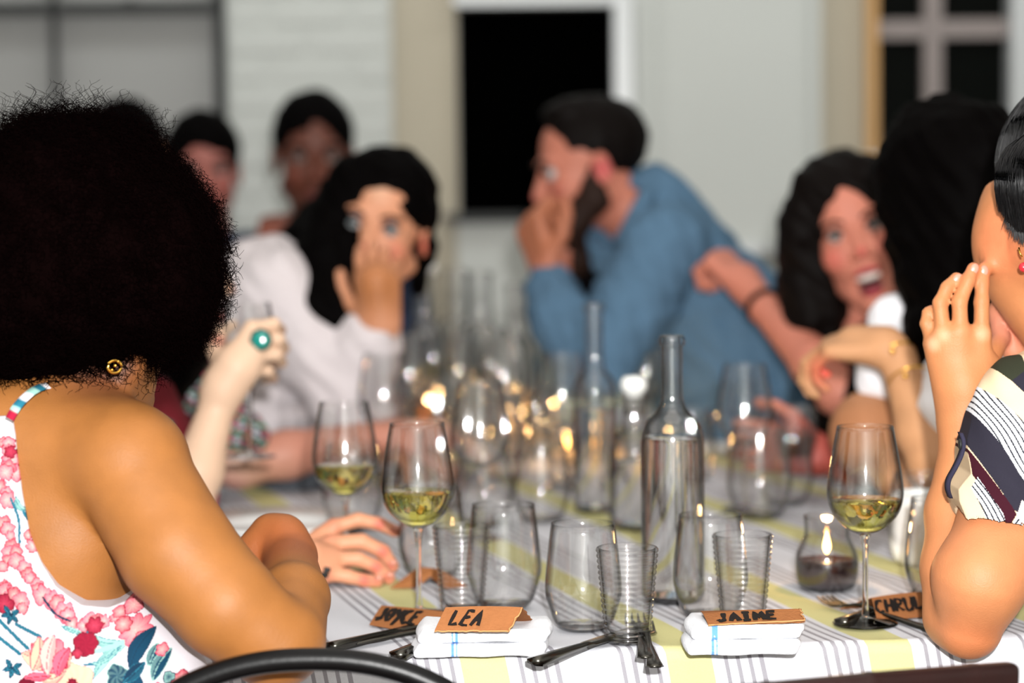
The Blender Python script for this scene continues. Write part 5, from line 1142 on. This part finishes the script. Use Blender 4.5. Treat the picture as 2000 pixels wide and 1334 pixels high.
# hair: a black bob
hh = SD(); hh.ell(L11(0, -.02, .042), (.087, .108, .094), R11, .02); hh.ell(L11(0, .115, -.03), (.085, .062, .088), R11, .01, True); hh.ell(L11(-.07, .045, -.055), (.06, .075, .05), R11, .012, True)
hh.chain([L11(-.079, -.01, .03), L11(-.080, .0, -.005), L11(-.078, .012, -.022)], [.017, .013, .006], .01); hh.ell(L11(0, -.06, -.02), (.075, .06, .07), R11, .03); hh.ell(P(2014, 350, 2.375), (.034, .052, .044), k=.02)
sdobj('black_bob', hh, .003, M['hair'], p11)
top = L11(-.01, -.02, .135); pth = []
for i in range(1500):
    a = rng.uniform(-1.9, 1.3); tt = np.linspace(0, 1, 14)[:, None]; c0 = L11(0, -.02, .042); 
    dirh = V(-math.cos(a), math.sin(a), 0); el_ = np.linspace(.25, rng.uniform(1.5, 1.75), 14); rad = 1.015+rng.uniform(0, .03)
    q = np.array([L11(*(V(0, -.02, .042)+rad*V(.087*math.sin(e)*dirh[0], .108*math.sin(e)*dirh[1], .094*math.cos(e)))) for e in el_]); pth.append(q)
v, f = tubes(np.array(pth), np.linspace(.0006, .00035, 14)[None], 3); o = obj('bob_strands', v, f, M['bob'], p11); o['kind'] = 'stuff'
ed = []
for i in range(1500):
    t = rng.random(); s0 = P(2030+70*t+rng.normal()*4, 262-70*t+rng.normal()*6, 2.345-.02*t); m0 = P(1962+75*t, 296-20*t+rng.normal()*3, 2.325-.015*t); m1 = P(1944+78*t+rng.normal()*1.5, 352+10*t, 2.312-.012*t+rng.normal()*.002)
    e1 = P(1952+85*t+rng.normal()*3, 398+42*min(t*2.2, 1)+rng.random()*14, 2.325-.008*t+rng.normal()*.002); ed.append(spl([s0, m0, m1, e1], 10))
v, f = tubes(np.array(ed), np.linspace(.0007, .00025, 10)[None], 3); o = obj('side_strands', v, f, M['bob'], p11); o['kind'] = 'stuff'
ed = []
for i in range(220):
    t = rng.random(); a0 = P(1960+60*t, 405+28*min(t*2, 1), 2.335); ed.append([a0, a0+V(.001, 0, -.010), a0+V(.003+rng.normal()*.002, 0, -.02*rng.uniform(.6, 1.3))])
v, f = tubes(np.array(ed), np.array([.0006, .0005, .0002])[None], 3); o = obj('hair_tips', v, f, M['bob'], p11); o['kind'] = 'stuff'
# blouse sleeve with the geometric print
cr = lambda x, y: (1780+.3448*x, 660+.3448*y)
cream, ivory, inkc, navy, maroon, olive, greyb = lin((214, 190, 158)), lin((214, 216, 220)), lin((30, 32, 40)), lin((38, 36, 47)), lin((52, 12, 25)), lin((44, 47, 35)), lin((205, 196, 192))
PL = [([(430, 205), (500, 120), (640, 60), (640, 110), (620, 130), (500, 195), (470, 235)], 'w', (.86, -.5), 9), ([(480, 205), (520, 160), (660, 90), (660, 225), (565, 275)], olive, None, 0), ([(565, 275), (660, 215), (660, 335), (620, 335)], navy, None, 0),
      ([(400, 315), (340, 370), (330, 460), (440, 580), (500, 680), (570, 825), (700, 690), (700, 620), (560, 450), (480, 370)], 'w', (.48, .88), 9.6),
      ([(350, 460), (280, 570), (300, 640), (500, 960), (530, 980), (545, 905), (600, 950), (900, 900), (900, 690), (700, 690), (570, 825), (500, 680), (440, 580)], navy, None, 0),
      ([(290, 640), (300, 780), (370, 900), (430, 970), (460, 1065), (515, 985), (490, 940)], maroon, None, 0), ([(600, 950), (900, 840), (900, 1010), (640, 1000)], maroon, None, 0),
      ([(290, 850), (325, 790), (440, 980), (460, 1065), (445, 1100), (500, 1220), (440, 1190), (350, 1000)], 'w', (.5, .87), 8), ([(545, 905), (635, 1010), (900, 1060), (900, 1150), (640, 1120), (560, 1090), (515, 990)], greyb, None, 0),
      ([(440, 1100), (520, 1000), (570, 1080), (490, 1190)], 'w', (.7, -.7), 8), ([(495, 1170), (570, 1100), (660, 1130), (660, 1330), (590, 1300), (500, 1260)], navy, None, 0), ([(620, 1200), (900, 1100), (900, 1340), (620, 1320)], 'w', (1, 0), 8)]
def sleeve_cols(v):
    u, w_ = flat_uv(v, 2.30); w_ = w_+2; far_ = (u > 2075) | (w_ > 1125); u = np.where(far_, 1885+(u-1885) % 175, u); w_ = np.where(far_, 700+(w_-700) % 370, w_); c = np.tile(V(*cream), (len(v), 1))
    for poly, col, dr_, sp_ in PL:
        k = inpoly(u, w_, [cr(*q) for q in poly])
        if isinstance(col, str):
            c[k] = ivory; s_ = (u*dr_[1]-w_*dr_[0]+2.2*np.sin(w_*.05)); c[k & ((s_ % sp_) < 2.7)] = inkc
        else: c[k] = col
    return c
sl = SD(); sl.chain([P(2060, 790, 2.36), P(1990, 850, 2.33), P(1975, 950, 2.31), P(1962, 1020, 2.30)], [.06, .052, .056, .060], .03); sl.chain([P(1990, 850, 2.33), P(1925, 940, 2.31), P(1908, 985, 2.31)], [.03, .026, .022], .03); sl.cap(P(1990, 760, 2.34), P(2060, 800, 2.36), .03, .05, .03)
sr = polyregion([P(x, y, 2.30)[[0, 2]] for x, y in [(2400, 600), (2000, 688), (1968, 696), (1948, 712), (1925, 745), (1908, 785), (1900, 822), (1886, 858), (1882, 888), (1884, 918), (1862, 950), (1862, 972), (1874, 1008), (1900, 1045), (1932, 1075), (1960, 1092), (1985, 1102), (2010, 1096), (2400, 1150)]], 0)
hol = SD()
fo, axo, Lo_ = None, None, None
def hollow(X, Y, Z):   # open at the cuff: nothing inside the shell there
    a, bb = P(1968, 1035, 2.30), P(1925, 1130, 2.27); dd = nrm(bb-a).astype(np.float32); px, py, pz = X-np.float32(a[0]), Y-np.float32(a[1]), Z-np.float32(a[2]); t = px*dd[0]+py*dd[1]+pz*dd[2]
    r = np.sqrt(np.maximum(px**2+py**2+pz**2-t*t, 0)); return np.maximum(np.float32(.056)-r, np.float32(-.012)-t)*np.float32(1) if False else -np.maximum(r-np.float32(.0555), -t-np.float32(.0))
sdobj('print_sleeve', sl, .0014, M['cloth'], p11, off=.0, region=maxr(sr, hollow), colf=sleeve_cols, wr=.0018, lo=(.3, 2.0, .8), hi=(.60, 2.6, 1.3), refine=(.3, 2.34))
bl = SD(); torso(bl, sn, sf, pel11, 1.0); bl.cap(sn, sn+V(.05, .02, -.05), .06, .06, .03); bl.chain([sf, (sf+el2)/2], [.058, .052], .02)
sdobj('print_blouse', bl, .0045, M['cloth'], p11, off=.008, colf=sleeve_cols, wr=.003)
tb1 = spl([P(1876, 845, 2.26), P(1881, 862, 2.255), P(1878, 885, 2.255), P(1866, 912, 2.255), P(1853, 936, 2.26), P(1851, 955, 2.265), P(1856, 972, 2.275)], 24)
vv, ff = [], []
for i, q in enumerate(tb1):
    for dx, dz in ((-.0016, 0), (.0016, 0)):
        for dy in (-.006, .008): vv.append(q+V(dx, dy, dz))
for i in range(23):
    a = 4*i
    for e in ((0, 1), (1, 3), (3, 2), (2, 0)): ff.append((a+e[0], a+e[1], a+4+e[1], a+4+e[0]))
ff += [(0, 2, 3, 1), (92, 93, 95, 94)]
obj('sleeve_tab', vv, ff, M['cloth'], p11, cols=np.tile(V(*lin((46, 44, 62))), (len(vv), 1)))
v, f = lathe([(1e-5, -.001), (.005, -.001), (.0055, .0005), (.004, .0014), (1e-5, .0008)], 16); obj('tab_button', v@np.array([V(0, 1, 0), V(0, 0, 1), V(-1, 0, 0)])+P(1875, 868, 2.25), f, M['steel'], p11)
lg = SD(); legs(lg, pel11, (-1, -.1, 0)); sdobj('trousers', lg, .01, M['black'], p11, off=.01); shoes(p11, pel11, (-1, -.1, 0))
